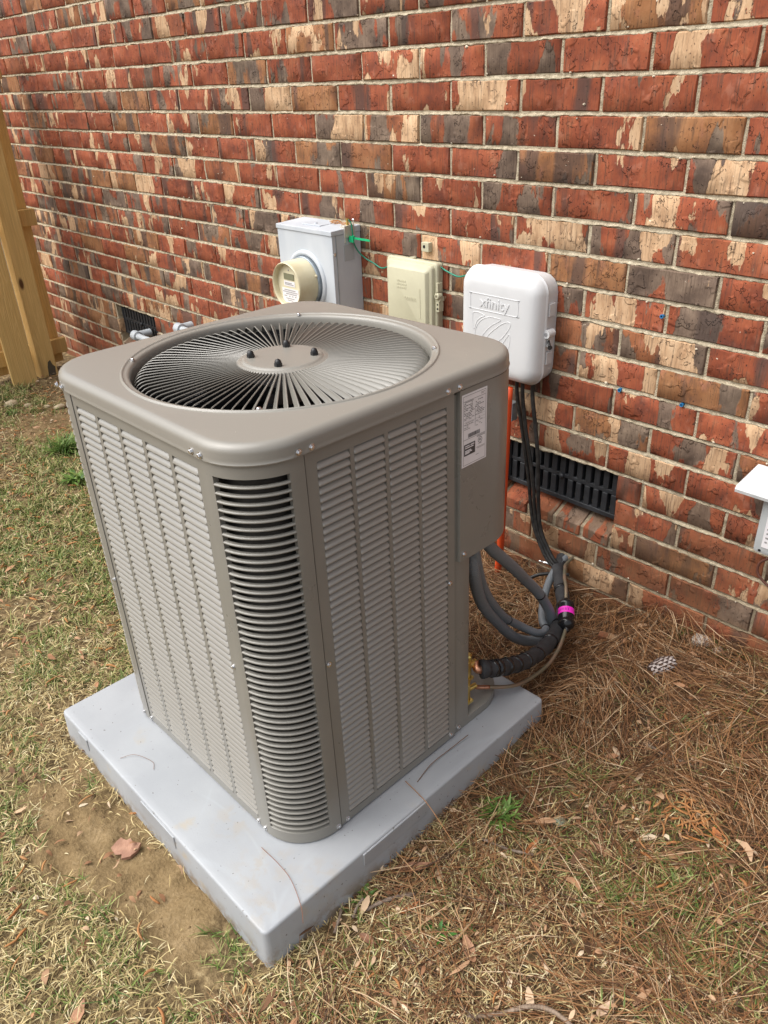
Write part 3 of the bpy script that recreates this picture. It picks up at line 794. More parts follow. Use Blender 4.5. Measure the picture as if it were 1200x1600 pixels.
# service valves of brass
for zc, r_, nm in ((.158, .0115, 'suction_valve'), (.082, .009, 'liquid_valve')):
    xx, yy = X1-.030, ny1+.022
    b = MB(); b.lathe([(r_*.9, -.030), (r_, -.028), (r_, .018), (r_*.8, .020)], 12, (xx, yy, zc), 'Z', True, True)
    b.tube([(xx-.07, yy, zc-.004), (xx, yy, zc-.004)], r_*.7, 10)
    b.box(xx-.014, xx+.014, yy-.012, yy+.010, zc-.036, zc-.029)
    v = obj(nm, b, ac, m=M['brass'], angle=40)
    b = MB(); b.lathe([(r_*1.15, 0), (r_*1.15, .014), (r_*.9, .018)], 6, (xx, yy, zc+.021), 'Z', True, True); obj('valve_cap', b, v, m=M['brass'], angle=30)
    b = MB(); b.tube([(xx, yy, zc), (xx+.004, yy+.03, zc)], r_*.8, 10); obj('port', b, v, m=M['brass'], angle=40)
# hex screws
scr = MB(); scr.lathe([(.0062, 0), (.0062, .0012), (.0042, .0014)], 12, (0,0,0), 'Y'); scr.lathe([(.0042, .001), (.0042, .0042), (.0030, .0050)], 6, (0,0,0), 'Y', cap1=True)
scm = scr.mesh('screw', M['zinc'], angle=30)
def screw(x, y, z, rz=0, par=ac, up=False):
    obj('screw', scm, par, (x, y, z), (-PI/2 if up else 0, 0, rz))
zt = HT+.0095; fo = .0052
for x, y, rz in ((X1-SEAM-.014, Y0-fo, 0), (X1-SEAM+.012, Y0-fo, 0), (X1+fo, Y0+SEAM-.014, PI/2), (X1+fo, Y0+SEAM+.014, PI/2), (X1+fo, Y0+.480, PI/2), (X1+fo, Y0+.514, PI/2),
                 (X0+SEAM-.022, Y0-fo, 0), (X0+SEAM-.048, Y0-fo+.0015, -.2)):
    screw(x, y, zt, rz)
for x, y, z, rz in ((X1-SEAM-.008, Y0, .459, 0), (X1+.001, Y0+SEAM+.008, .459, PI/2), (X1+.001, Y0+.487, .472, PI/2), (X0+SEAM-.008, Y0-.001, .444, 0),
                    (X1-SEAM-.016, Y0, .014, 0), (X1-SEAM+.011, Y0-.001, .014, 0), (X1+.001, Y0+SEAM-.010, .014, PI/2), (X1, Y0+SEAM+.018, .014, PI/2), (X1, Y0+.488, .018, PI/2), (X1-.004, Y0+.522, .016, PI/2),
                    (X1+.005, Y0+.530, .530, PI/2), (X0+SEAM-.030, Y0-.001, .014, 0), (X0+SEAM+.006, Y0, .014, 0)):
    screw(x, y, z, rz)
for k in range(4):
    a = PI/4+k*PI/2; screw(CX+.3250*math.cos(a), CY+.3250*math.sin(a), HT+.0376, a, ac, True)
# fan grille: hub plate, vanes, nuts
GZ = HT+.0285
b = MB(); b.loops([ci(.100, GZ-.014), ci(.100, GZ-.001), ci(.098, GZ+.001), ci(.089, GZ+.0015), ci(.0865, GZ+.0028), ci(.084, GZ+.0052), ci(.079, GZ+.0058), ci(.04, GZ+.0056)], cap1=True)
obj('hub_plate', b, ac, m=M['tan_paint_top'], angle=60)
va = MB(); Ls = []; th_, dep, tilt = .0016, .0102, math.radians(49)
for r, dz, dk in ((.097, 0, .55), (.15, .0005, .7), (.21, .0005, .85), (.265, 0, .97), (.290, -.0010, 1), (.300, -.0035, 1), (.3075, -.0085, .95), (.3125, -.0150, .8), (.3160, -.021, .6)):
    d = dep*dk; sx_, sz_ = math.sin(tilt), math.cos(tilt); q = []
    for aa, bb in ((-.0014, -.0006), (-.0009, .0013), (.0009, .0013), (.0014, -.0006), (.0004, -.0016), (.0004, -d), (-.0004, -d), (-.0004, -.0016)):
        q.append((r, bb*sx_+aa*sz_, GZ+dz+bb*sz_-aa*sx_))
    Ls.append(q)
va.loops(Ls, True, True, True); vme = va.mesh('vane', M['vane_paint'], angle=50)
for k in range(90):
    obj('vane', vme, ac, (CX, CY, 0), (0, 0, 2*PI*k/90))
nu = MB(); nu.lathe([(.0085, 0), (.0085, .0065)], 6, cap0=True); nu.lathe([(.0075, .0065), (.0070, .0105), (.0048, .0140), (.0015, .0155)], 14, cap1=True); nu.lathe([(.0085,.0065),(.0075,.0065)], 6)
nme = nu.mesh('cap_nut', M['black'], angle=35)
for k in range(4):
    a = PI/4+k*PI/2; obj('cap_nut', nme, ac, (CX+.0685*math.cos(a), CY+.0685*math.sin(a), GZ+.0056))
# fan below the grille
fan = MB(); fan.lathe([(.045, 0), (.045, .05), (.0, .05)], 20, (CX, CY, HT-.11)); fn = obj('fan', fan, ac, m=M['fan_black'], angle=40)
bl = MB(); g1, g2 = [], []
Ls = []
for j in range(7):
    r = .045+.235*j/6; row_ = []
    for i in range(6):
        a = -.55+1.1*i/5*(1+.15*j/6)+.12*j/6; row_.append((r*math.cos(a), r*math.sin(a), .03+.045*(i/5-.5)*(1-.35*j/6)))
    Ls.append(row_)
bl.loops(Ls, close=False); blm = bl.mesh('blade', M['fan_black'], smooth=True)
for k in range(3): obj('blade', blm, fn, (CX, CY, HT-.10), (0, 0, math.radians(-92+120*k)))
b = MB(); b.add([(CX-.045, CY-.155, HT-.0505), (CX-.030, CY-.160, HT-.0505), (CX+.010, CY-.235, HT-.0500), (CX-.008, CY-.240, HT-.0500)], [(0,1,2,3)]); obj('fan_sticker', b, fn, m=M['white_label'])
b = MB(); b.lathe([(.07, 0), (.07, .14), (.05, .15), (0, .15)], 20, (CX, CY, HT-.33)); obj('motor', b, ac, m=M['fan_black'], angle=40)
# rating label on the control cover (printed lines; the square code is left out)
ly0, ly1, lz0, lz1, lx = .2105, .2885, .741, .900, X1+.0052
lab = MB(); lab.box(X1+.0046, lx, ly0, ly1, lz0, lz1); lo = obj('rating_label', lab, ac, m=M['white_label'])
pk, pg = MB(), MB(); lr = random.Random(5)
def ink(bld, u0, u1, v0, v1): bld.box(lx, lx+.00025, ly0+u0*(ly1-ly0), ly0+u1*(ly1-ly0), lz0+v0*(lz1-lz0), lz0+v1*(lz1-lz0))
for u0, u1, v0, v1 in ((.05,.95,.972,.976),(.05,.95,.022,.026),(.05,.056,.03,.97),(.944,.95,.03,.97),(.056,.944,.905,.909),(.52,.526,.52,.80),(.056,.944,.38,.384)): ink(pk, u0, u1, v0, v1)
ink(pg, .75, .9, .945, .953); ink(pg, .75, .88, .93, .936); ink(pg, .1, .45, .885, .898)
for k in range(17):
    v = .865-k*.0215; u = .08
    for seg in range(9):
        w_ = lr.uniform(.03, .10)
        if u+w_ > .93: break
        if not (.49 < u+w_ and u < .53) and lr.random() < (.85 if k < 10 else .45): ink(pk if k < 9 else pg, u, u+w_, v, v+.0085)
        u += w_+.018
    if k in (9, 11, 13): ink(pg, .08, .92, v-.006, v-.004)
u = .24
while u < .72:
    w_ = lr.choice((.006, .010, .016)); ink(pk, u, u+w_, .385+.012, .452); u += w_+lr.choice((.007, .012))
bbx = MB(); bbx.box(lx, lx+.0003, ly0+.08*.078, ly0+.53*.078, lz0+.155*.159, lz0+.315*.159); obj('black_panel', bbx, lo, m=M['ink'])
wl = MB()
for v, a, b_ in ((.282, .12, .30), (.282, .34, .49), (.255, .12, .46), (.215, .12, .36), (.195, .12, .40), (.178, .12, .30)):
    wl.box(lx+.0003, lx+.0005, ly0+a*.078, ly0+b_*.078, lz0+v*.159, lz0+(v+.014)*.159)
obj('white_print', wl, lo, m=M['white_label'])
for k in range(24):
    a0, a1 = 2*PI*k/24, 2*PI*(k+1)/24; yc, zc = ly0+.73*.078, lz0+.30*.159
    pk.add([(lx+.0003, yc+r*math.cos(a), zc+r*math.sin(a)) for r, a in ((.0068, a0), (.0068, a1), (.0056, a1), (.0056, a0))], [(0,1,2,3)])
for u0, u1, v0, v1 in ((.69,.71,.285,.318),(.72,.74,.285,.318),(.75,.77,.285,.318),(.60,.93,.352,.360),(.60,.93,.366,.372),(.66,.80,.245,.252),(.58,.92,.205,.211),(.62,.92,.190,.195),(.56,.68,.105,.112)): ink(pg, u0, u1, v0, v1)
obj('printed_text', pk, lo, m=M['ink']); obj('fine_print', pg, lo, m=M['ink_grey'])

# ------------------------------------------------------------------ lines and hoses behind the unit
def ribbed(path, r, amp, wave):
    pts = spline(path, 10)
    # resample finely
    out = [pts[0]]; acc = 0
    for a, b_ in zip(pts, pts[1:]):
        d = (b_-a).length; n = max(1, int(d/(wave/4)))
        for i in range(1, n+1): out.append(a.lerp(b_, i/n))
    rs = []; s = 0
    for i, p in enumerate(out):
        if i: s += (p-out[i-1]).length
        rs.append(r+amp*math.sin(2*PI*s/wave))
    b = MB(); b.tube(out, rs, 14); return b
def band_on(path, i, r, w=.004):
    b = MB(); P = path; t = (P[i+1]-P[i-1]).normalized(); b.tube([P[i]-t*w/2, P[i]+t*w/2], r, 14); return b
pA = [(4.004,-.755,.68),(4.010,-.730,.60),(3.969,-.573,.44),(3.934,-.464,.33),(3.924,-.383,.24),(3.923,-.322,.15),(3.930,-.305,.09),(3.921,-.308,.052),(3.915,-.371,.050),(3.912,-.466,.115),(3.924,-.572,.24),(3.959,-.682,.38),(4.010,-.775,.54),(4.012,-.79,.66)]
hoseA = thing('flexible_conduit', 'thick ribbed grey hose looping from under the control box to the ground and back', 'conduit', (3.9,-.4,.05))
def rel(P, o): return [Vector(p)-Vector(o) for p in P]
oA = (3.9,-.4,.05)
obj('hose', ribbed(rel(pA, oA), .0150, .0006, .0065), hoseA, m=M['conduit'], smooth=True)
sA = spline(rel(pA, oA), 10)
obj('cable_tie', band_on(sA, 42, .0166), hoseA, m=M['black'])
pB = [(4.025,-.785,.66),(4.022,-.785,.60),(3.968,-.681,.42),(3.927,-.551,.25),(3.918,-.465,.165),(3.946,-.401,.112),(3.943,-.355,.098),(3.905,-.320,.095),(3.854,-.247,.090),(3.807,-.161,.085),(3.776,-.088,.088),(3.769,-.046,.10),(3.765,.01,.11)]
oB = (3.85,-.3,.05)
hoseB = thing('flexible_conduit', 'thinner grey hose inside the loop, running on to the brick wall', 'conduit', oB)
obj('hose', ribbed(rel(pB, oB), .0118, .0005, .0055), hoseB, m=M['conduit'], smooth=True)
sB = spline(rel(pB, oB), 10)
for i in (34, 62): obj('cable_tie', band_on(sB, i, .0135), hoseB, m=M['black'])
# insulated suction line
VX, VY, VZ = ac.matrix_world.translation if False else PIV
def acw(x, y, z): return Matrix.Translation(PIV) @ Euler(PROT).to_matrix().to_4x4() @ Vector((x, y, z))
sv = acw(X1-.026, Y0+.584+.028, .158); lq = acw(X1-.026, Y0+.584+.028, .082)
oS = (3.95,-.4,.05)
pS = [tuple(sv), (4.030,-.775,.256), (4.044,-.748,.250), (4.049,-.686,.222), (4.036,-.584,.170), (4.007,-.453,.120), (3.970,-.335,.100), (3.912,-.22,.092), (3.835,-.125,.090), (3.775,-.056,.092), (3.75,.01,.10)]
suct = thing('suction_line', 'fat refrigerant pipe in black foam bound with tape, at the service valve', 'insulated pipe', oS)
b = MB(); b.tube(spline(rel(pS[:3], oS), 6), .0105, 12); obj('copper_tube', b, suct, m=M['copper'], smooth=True)
sS = spline(rel(pS[1:], oS), 10); b = MB(); n = len(sS)
b.tube(sS[6:], [.0215+.0012*math.sin(i*1.3) for i in range(n-6)], 16); obj('foam_sleeve', b, suct, m=M['foam'], smooth=True)
b = MB(); b.tube([sS[3], sS[5], sS[7], sS[9]], [.0245, .0247, .0238, .022], 16); obj('torn_foam_end', b, suct, m=M['foam'], smooth=True)
for i in (12, 15, 20, 25, 30, 36, 44, 52, 60, 68):
    if i+2 < n:
        tp = MB(); t_ = (sS[i+1]-sS[i-1]).normalized(); sd = Vector((rnd.uniform(-1, 1), rnd.uniform(-1, 1), rnd.uniform(-1, 1)))*.35
        tv = (t_+sd).normalized(); w_ = rnd.choice((.005, .007, .010))
        tp.tube([sS[i]-tv*w_, sS[i]-tv*w_*.3, sS[i]+tv*w_*.3, sS[i]+tv*w_], [.0231, .0237, .0237, .0231], 16)
        obj('tape_wrap', tp, suct, m=M['tape'], smooth=True)
# liquid line with the filter drier
oL = (4.0,-.4,.05)
dr0, dr1 = Vector((3.996,-.328,.118)), Vector((3.943,-.258,.150))
pL1 = [tuple(lq), (4.010,-.755,.172), (4.030,-.725,.165), (4.059,-.668,.150), (4.060,-.595,.127), (4.052,-.497,.112), (4.030,-.411,.110), tuple(dr0)]
pL2 = [tuple(dr1), (3.912,-.215,.165), (3.874,-.168,.162), (3.830,-.10,.145), (3.80,-.05,.12), (3.79,.01,.12)]
liq = thing('liquid_line', 'thin copper pipe curving from the lower brass valve to the black drier', 'copper pipe', oL)
s1 = spline(rel(pL1, oL), 8)
b = MB(); b.tube(s1[:17], .0056, 10); obj('bright_section', b, liq, m=M['copper'], smooth=True)
b = MB(); b.tube(s1[16:], .0053, 10); obj('dull_section', b, liq, m=M['patina'], smooth=True)
b = MB(); b.tube(spline(rel(pL2, oL), 8), .0053, 10); obj('dull_section', b, liq, m=M['patina'], smooth=True)
d = (dr1-dr0).normalized(); q = d.to_track_quat('Z', 'Y').to_euler(); mid = (dr0+dr1)/2
dry = thing('filter_drier', 'black filter drier canister with a bright pink band', 'filter drier', mid, q)
b = MB(); b.lathe([(.005,-.062),(.008,-.060),(.009,-.052),(.017,-.048),(.0235,-.040),(.0250,-.036),(.0255,-.030),(.0235,-.028),(.0240,-.022),(.0240,.026),(.0255,.028),(.0255,.036),(.022,.042),(.012,.047),(.008,.056),(.005,.058)], 24, cap0=True, cap1=True)
obj('canister', b, dry, m=M['tape'], angle=50)
b = MB(); b.lathe([(.0243,-.006),(.0243,.015)], 24); obj('pink_band', b, dry, m=M['pink'], smooth=True)
b = MB()
for k in range(10):
    a = .2+k*.17; r_ = .02445
    b.add([(r_*math.cos(a+da), r_*math.sin(a+da), zz) for da, zz in ((0,.001),(.05*(1+k % 2),.001),(.05*(1+k % 2),.009),(0,.009))], [(0,1,2,3)])
obj('band_print', b, dry, m=mat('violet_print', (.35,.01,.25), .6))

# orange conduit standing behind the unit, with its bracket
b = MB(); b.tube(spline([(-.014,0,-.05), (-.010,0,.02), (-.003,0,.124), (.001,0,.376), (.004,0,.70)], 8), .0125, 14)
tag(obj('orange_pipe', b, None, (3.567,-.10,0), m=M['orange'], smooth=True), 'upright orange-red pipe half hidden behind the air conditioner', 'pipe')
b = MB(); b.box(-.030, .012, -.004, -.001, -.030, .030); b.box(.009, .012, -.03, -.004, -.030, .030)
br = obj('pipe_bracket', b, None, (3.545,-.030,.60), m=M['galv']); tag(br, 'small grey metal angle bracket beside the top of the orange pipe', 'bracket')
b = MB(); b.lathe([(.005,0),(.005,.003),(.002,.005)], 8, (-.004,-.004,.0), 'Y', cap1=True); obj('screw', b, br, m=M['zinc'])

# ------------------------------------------------------------------ electric meter box
mb = thing('meter_box', 'pale grey steel electric meter box with a round glass meter', 'electric meter', (2.64, 0, .62))
mw, md, mh = .160, .135, .481
b = MB(); b.box(-mw+.002, mw-.002, -md, 0.0, 0, mh-.022); bevel(obj('enclosure', b, mb, m=M['meter_can']), .0025)
b = MB(); b.add([(-mw,-md-.004,mh-.022),(mw,-md-.004,mh-.022),(mw,.0,mh-.022),(-mw,.0,mh-.022),(-mw,-md-.004,mh-.006),(mw,-md-.004,mh-.006),(mw,0,mh),(-mw,0,mh)],
                [(3,2,1,0),(4,5,6,7),(0,1,5,4),(1,2,6,5),(2,3,7,6),(3,0,4,7)])
lid = bevel(obj('lid', b, mb, m=M['meter_can']), .002)
b = MB(); b.box(-.05, .05, -.098, -.045, mh-.004, mh-.0005); bevel(obj('knockout_plate', b, lid, m=M['meter_can']), .0015)
b = MB(); b.lathe([(.007, 0),(.006,.003),(.003,.005)], 10, (0,-.075,mh-.001), 'Z', cap1=True); obj('screw', b, lid, m=M['meter_can'])
b = MB(); b.box(mw-.0018, mw-.0004, -md+.016, -md+.0185, .002, mh-.024); obj('side_seam', b, mb, m=M['galv'])
b = MB(); b.lathe([(.006,0),(.006,.002),(.003,.003)], 10, cap1=True); obj('side_screw', b, mb, (mw-.002, -md+.008, mh-.085), (0, PI/2, 0), m=M['zinc'])
b = MB(); b.box(mw-.0019, mw-.0009, -.082, -.036, mh-.115, mh-.060); obj('side_sticker', b, mb, m=mat('grey_sticker', (.37,.39,.40), .6))
zc = .285                                                     # meter centre above the box foot
b = MB(); b.lathe([(.112,.0),(.111,.004),(.106,.008),(.100,.0085),(.095,.006),(.092,.001)], 40, (0,-md,zc), 'Y'); obj('embossed_rim', b, mb, m=M['meter_can'], smooth=True)
b = MB(); b.lathe([(.0905,-.002),(.0905,.016),(.088,.018),(.085,.018)], 40, (0,-md,zc), 'Y', cap0=True); obj('sealing_ring', b, mb, m=M['galv'], angle=40)
gl = MB(); gl.lathe([(.0855,.012),(.0848,.06),(.0838,.094),(.0830,.0985),(.0805,.1010),(.0770,.0995),(.0750,.094),(.0742,.080)], 48, (0,-md,zc), 'Y')
mt = obj('meter', gl, mb, m=M['meter_plastic'], angle=50)
b = MB(); b.lathe([(.0745,.080),(.0,.080)], 40, (0,-md,zc), 'Y'); obj('dial', b, mt, m=mat('meter_dial', (.66,.60,.42), .5))
fy = -md-.0805
b = MB(); b.box(-.033, .026, fy-.002, fy, zc+.018, zc+.040); obj('display', b, mt, m=M['lcd'])
b = MB(); b.box(-.036, .028, fy-.001, fy, zc-.006, zc+.013); b.box(-.050, .046, fy-.001, fy, zc-.066, zc-.014); obj('dial_plates', b, mt, m=M['white_label'])
b = MB()
for z_, x0_, x1_ in ((.004,-.030,.010),(-.001,-.030,.022),(-.022,-.036,.030),(-.029,-.046,.040),(-.036,-.030,.036),(-.044,-.040,-.024),(-.044,-.012,-.004),(-.044,.006,.014),(-.044,.022,.032),(-.053,-.030,.020),(-.060,-.024,.010)):
    x = x0_
    while x < x1_:
        w_ = lr.uniform(.002, .006); b.box(x, min(x+w_, x1_), fy-.0014, fy-.001, zc+z_, zc+z_+.0035); x += w_+.0016
b.lathe([(.003,0),(.003,.0015)], 10, (-.004,fy+.001,zc+.052), 'Y', cap1=True)
obj('dial_print', b, mt, m=M['ink_grey'])
b = MB(); b.lathe([(.006,0),(.007,.004),(.004,.010)], 8, (.078,-md-.016,zc+.030), 'Y', cap1=True); obj('seal_tab', b, mt, m=M['meter_plastic'], angle=40)
# catkins lying on the lid
def catkin(b, c, ang, ln, curv, r=.0017, tilt=0):
    P = []; x, y, z = c
    for i in range(6):
        f = i/5-.5; a = ang+curv*f
        P.append((x+ln*f*math.cos(ang)-ln*curv*f*f*math.sin(ang)*.5, y+ln*f*math.sin(ang)+ln*curv*f*f*math.cos(ang)*.5, z+r+tilt*ln*f+.003*math.cos(f*3)))
    b.tube(P, [r*.5, r*.95, r*1.05, r, r*.9, r*.35], 5)
M['catkin'] = island('orange_catkin', [(0,(.42,.16,.045)), (.4,(.52,.27,.11)), (.75,(.38,.15,.05)), (1,(.58,.36,.17))], .8, fine=.5)
b = MB()
for i in range(16): catkin(b, (rnd.uniform(-.05,.055), rnd.uniform(-.020,.016), rnd.uniform(0,.004)), rnd.uniform(-.5,.5), rnd.uniform(.02,.05), rnd.uniform(-1,1))
o = obj('catkin_heap', b, None, (2.735,-.03,.62+mh-.002), m=M['catkin'], smooth=True); tag(o, 'small heap of orange catkins on top of the meter box', 'catkins', kind='stuff')

# ground clamp, green wire and green tag
cl = thing('ground_clamp', 'small pale metal clamp hooked over the top edge of the meter box', 'clamp', (2.80,-.045,1.10))
b = MB(); b.box(-.020,.004,-.034,-.031,-.052,.006); b.box(-.020,.004,-.031,.012,.003,.006); b.box(.001,.004,-.031,.012,-.034,.003); bevel(obj('body', b, cl, m=mat('cast_clamp', (.55,.52,.45), .5, .3)), .001)
b = MB(); b.tube([(-.008,.020,.004),(-.008,.020,.020)], .002, 8); b.lathe([(.006,.0),(.0065,.002),(.003,.005)], 10, (-.008,.020,.019), 'Z', True, True); obj('clamp_screw', b, cl, m=M['zinc'])
b = MB(); b.tube([(-.004,-.012,.006),(-.004,-.012,.026)], .0045, 10); b.lathe([(.0055,0),(.0055,.008)], 6, (-.004,-.012,.022), 'Z', True, True); obj('lug', b, cl, m=M['brass'])
pw = [(2.800,-.055,1.125), (2.808,-.050,1.110), (2.812,-.050,1.080), (2.812,-.048,1.050), (2.815,-.030,1.015), (2.835,-.014,.990), (2.870,-.010,.978), (2.905,-.008,.965), (2.93,-.008,.968), (2.96,-.010,.982), (2.99,-.014,.985), (3.03,-.010,.98), (3.10,-.006,.985), (3.18,-.006,1.005), (3.225,-.010,.995), (3.28,-.012,.985), (3.33,-.012,1.000), (3.375,-.03,1.012)]
b = MB(); b.tube(spline(pw, 6), .0027, 8)
tag(obj('ground_wire', b, m=M['green'], smooth=True), 'green wire strung along the wall between the three utility boxes', 'wire')
tg = thing('wire_tag', 'bright green plastic tag strapped to the green wire', 'tag', (2.812,-.052,1.060))
b = MB(); b.box(-.012,.012,-.008,-.001,-.011,.011); bevel(obj('plate', b, tg, m=M['green_tag']), .001)
b = MB(); b.box(.012,.095,-.004,-.0015,.001,.008); obj('strap', b, tg, m=M['green_tag'])
b = MB(); b.box(.008,.016,-.008,-.001,.008,.013); obj('buckle', b, tg, m=M['green_tag'])

# ------------------------------------------------------------------ beige telephone box
ph = thing('telephone_box', 'beige plastic telephone interface box between the meter and the white box', 'utility box', (3.085, 0, .885))
hw_, hh_ = .118, .135
def rl(hx_, hz_, r, y, zo=0): return [(a, y, c+zo) for a, c in rrect(hx_, hz_, r, 4)]
b = MB(); b.loops([rl(hw_-.004, hh_-.003, .012, 0), rl(hw_-.004, hh_-.003, .012, -.022)], cap0=True, cap1=True); obj('back_case', b, ph, m=M['beige'], angle=40)
b = MB(); b.loops([rl(hw_-.002, hh_-.001, .012, -.0205), rl(hw_, hh_, .013, -.021), rl(hw_, hh_, .013, -.029), rl(hw_-.002, hh_-.002, .012, -.031), rl(hw_-.010, hh_-.008, .012, -.032), rl(hw_-.011, hh_-.009, .011, -.044), rl(hw_-.013, hh_-.011, .011, -.046),
     rl(hw_-.022, hh_-.020, .010, -.047), rl(hw_-.028, hh_-.028, .008, -.058), rl(hw_-.030, hh_-.030, .007, -.059)], cap0=True, cap1=True)
cv = obj('cover', b, ph, m=M['beige'], angle=50)
b = MB()
for k, (z_, x0_, x1_) in enumerate(((.062,-.045,-.005),(.051,-.045,.0),(.040,-.045,-.004),(.010,-.01,.04),(.004,-.004,.044))):
    x = x0_
    while x < x1_: w_ = lr.uniform(.004,.009); b.box(x, x+w_, -.0598, -.059, z_, z_+.0055); x += w_+.0025
tag(obj('embossed_text', b, cv, m=M['beige']), kind='stuff')
b = MB(); b.box(.060,.066,-.0600,-.059,-.05,.05); bevel(obj('rib', b, cv, m=M['beige']), .0004)
la = MB(); la.lathe([(.010,0),(.0105,.018),(.008,.021),(.0045,.021),(.004,.014)], 14, (hw_+.006,-.022,.030), 'Y', True, True); la.box(hw_-.004,hw_+.014,-.034,-.012,.012,.026); la.box(hw_-.002,hw_+.012,-.036,-.014,-.022,.0115); la.box(hw_-.001,hw_+.007,-.036,-.014,.044,.072)
lt = obj('latch', la, ph, m=M['beige'], angle=40)
b = MB(); b.lathe([(.0042,0),(.003,.003)], 10, (hw_+.006,-.038,.030), 'Y', True, True); obj('latch_screw', b, lt, m=M['zinc'])
b = MB(); b.lathe([(.0038,0),(.0036,.001)], 10, (hw_+.006,-.036,-.012), 'Y', True, True); b.lathe([(.003,0),(.0028,.001)], 10, (hw_+.006,-.036,.002), 'Y', True, True); obj('latch_holes', b, lt, m=M['void'])
b = MB(); b.lathe([(.012,0),(.012,.006),(.008,.006)], 14, (-.012,-.012,hh_-.004), 'Z', True, True); obj('cable_boss', b, ph, m=M['beige'], angle=40)
ey = thing('cable_clip', 'small beige plastic clip above the telephone box', 'clip', (3.135, -.002, 1.062))
b = MB(); b.box(-.017,.017,-.016,.002,-.015,.015); bevel(obj('block', b, ey, m=M['beige']), .002)
b = MB(); b.lathe([(.006,0),(.0055,.0008)], 12, (-.003,-.0155,.001), 'Y', True, True); obj('hole', b, ey, m=M['void'])

# ------------------------------------------------------------------ white cable box with raised lettering
xb = thing('cable_box', 'white domed plastic cable box with raised lettering and leaf pattern', 'utility box', (3.510, 0, .878))
hx_, hz_ = .153, .166
b = MB(); b.loops([rl(hx_-.004, hz_-.004, .050, 0), rl(hx_-.001, hz_-.001, .052, -.045), rl(hx_-.001, hz_-.001, .052, -.0545)], cap0=True, cap1=True); obj('back_case', b, xb, m=M['white_plastic'], angle=40)
def rl8(i, r, y): return [(a, y, c) for a, c in rrect(hx_-i, hz_-i, r, 10)]
b = MB(); b.loops([rl8(.002,.051,-.0545), rl8(-.0035,.056,-.055), rl8(-.0040,.056,-.058), rl8(-.0015,.054,-.0605), rl8(.000,.053,-.065), rl8(.003,.050,-.075), rl8(.008,.047,-.084), rl8(.015,.042,-.0915), rl8(.024,.036,-.0965), rl8(.034,.030,-.0990), rl8(.044,.024,-.0998), rl8(.06,.016,-.1000)], cap0=True, cap1=True)
dome = obj('cover', b, xb, m=M['white_plastic'], angle=55)
YF = -.1001
def ridge(b, pts, w=.0022, hgt=.0022):
    """raised rib along a line on the cover face (x, z)"""
    P = spline([(p[0], 0, p[1]) for p in pts], 6) if len(pts) > 2 else [Vector((p[0], 0, p[1])) for p in pts]
    Ls = []
    for i, p in enumerate(P):
        t_ = (P[min(i+1, len(P)-1)]-P[max(i-1, 0)]).normalized(); nn = Vector((-t_.z, 0, t_.x))
        Ls.append([(p.x+nn.x*o, YF+.0008-hh, p.z+nn.z*o) for o, hh in ((-w, 0), (-w*.5, hgt), (w*.5, hgt), (w, 0))])
    b.loops(Ls, close=False)
b = MB(); fr = [(a-.010, c+.070) for a, c in rrect(.092, .024, .008, 4)]; ridge(b, fr+[fr[0], fr[1]], .0016, .0018); obj('name_frame', b, dome, m=M['white_plastic'], smooth=True)
b = MB()
leaf = [[(-.092,.028),(-.088,.034),(-.070,.037),(-.045,.030),(-.060,.022),(-.076,.006),(-.085,-.018),(-.092,.000),(-.092,.028)],
        [(-.084,-.060),(-.080,-.020),(-.062,.010),(-.030,.028),(.005,.030),(.018,.026),(-.015,.005),(-.045,-.025),(-.066,-.062)],
        [(-.052,-.072),(-.030,-.030),(.010,.006),(.040,.024),(.056,.022),(.050,.004),(.028,-.025),(-.005,-.055),(-.030,-.085)],
        [(-.008,-.085),(.020,-.055),(.042,-.025),(.054,-.010),(.055,-.040),(.044,-.070),(.020,-.098)],
        [(.030,-.106),(.046,-.090),(.053,-.076),(.054,-.100),(.046,-.118),(.034,-.124)]]
for l in leaf: ridge(b, l, .0020, .0015)
obj('leaf_emblem', b, dome, m=M['white_plastic'], smooth=True)
cu = bpy.data.curves.new('lettering', 'FONT'); cu.body = 'xfinity'; cu.size = .046; cu.extrude = .0007; cu.bevel_depth = .0003; cu.align_x = 'CENTER'; cu.align_y = 'CENTER'
to = bpy.data.objects.new('lettering', cu); COL.objects.link(to); bpy.context.view_layer.update()
tme = bpy.data.meshes.new_from_object(to.evaluated_get(bpy.context.evaluated_depsgraph_get())); bpy.data.objects.remove(to)
tme.materials.clear(); tme.materials.append(M['white_plastic'])
obj('lettering', tme, dome, (-.008, YF-.0006, .070), (PI/2, 0, 0))
for z_ in (.095, -.085):
    b = MB(); b.box(-hx_-.012,-hx_+.004,-.062,-.046,z_-.030,z_-.004); b.box(-hx_-.011,-hx_+.004,-.0615,-.0465,z_-.002,z_+.024); bevel(obj('hinge', b, xb, m=M['white_plastic']), .002)
for z_ in (.068, -.078):
    b = MB(); b.box(hx_-.002,hx_+.006,-.050,-.022,z_-.019,z_+.019); bevel(obj('catch_frame', b, xb, m=M['white_plastic']), .0012)
la = MB(); la.tube([(hx_+.006,-.062,.0),(hx_+.006,-.030,.0)], .013, 14); la.box(hx_-.002,hx_+.008,-.052,-.024,-.040,-.008)
lt = obj('latch', la, xb, m=M['white_plastic'], angle=40)
b = MB(); b.lathe([(.006,0),(.0055,.001)], 12, (hx_+.006,-.0622,.0), 'Y', True, True); obj('latch_hole', b, lt, m=mat('shaded_grey', (.25,.25,.26), .6))
b = MB(); b.tube([(hx_+.004,-.046,-.020),(hx_+.020,-.058,-.036)], .0042, 8); b.lathe([(.0065,-.003),(.0065,.003)], 8, (hx_+.021,-.059,-.037), 'Y', True, True); obj('latch_pin', b, lt, m=M['black'])
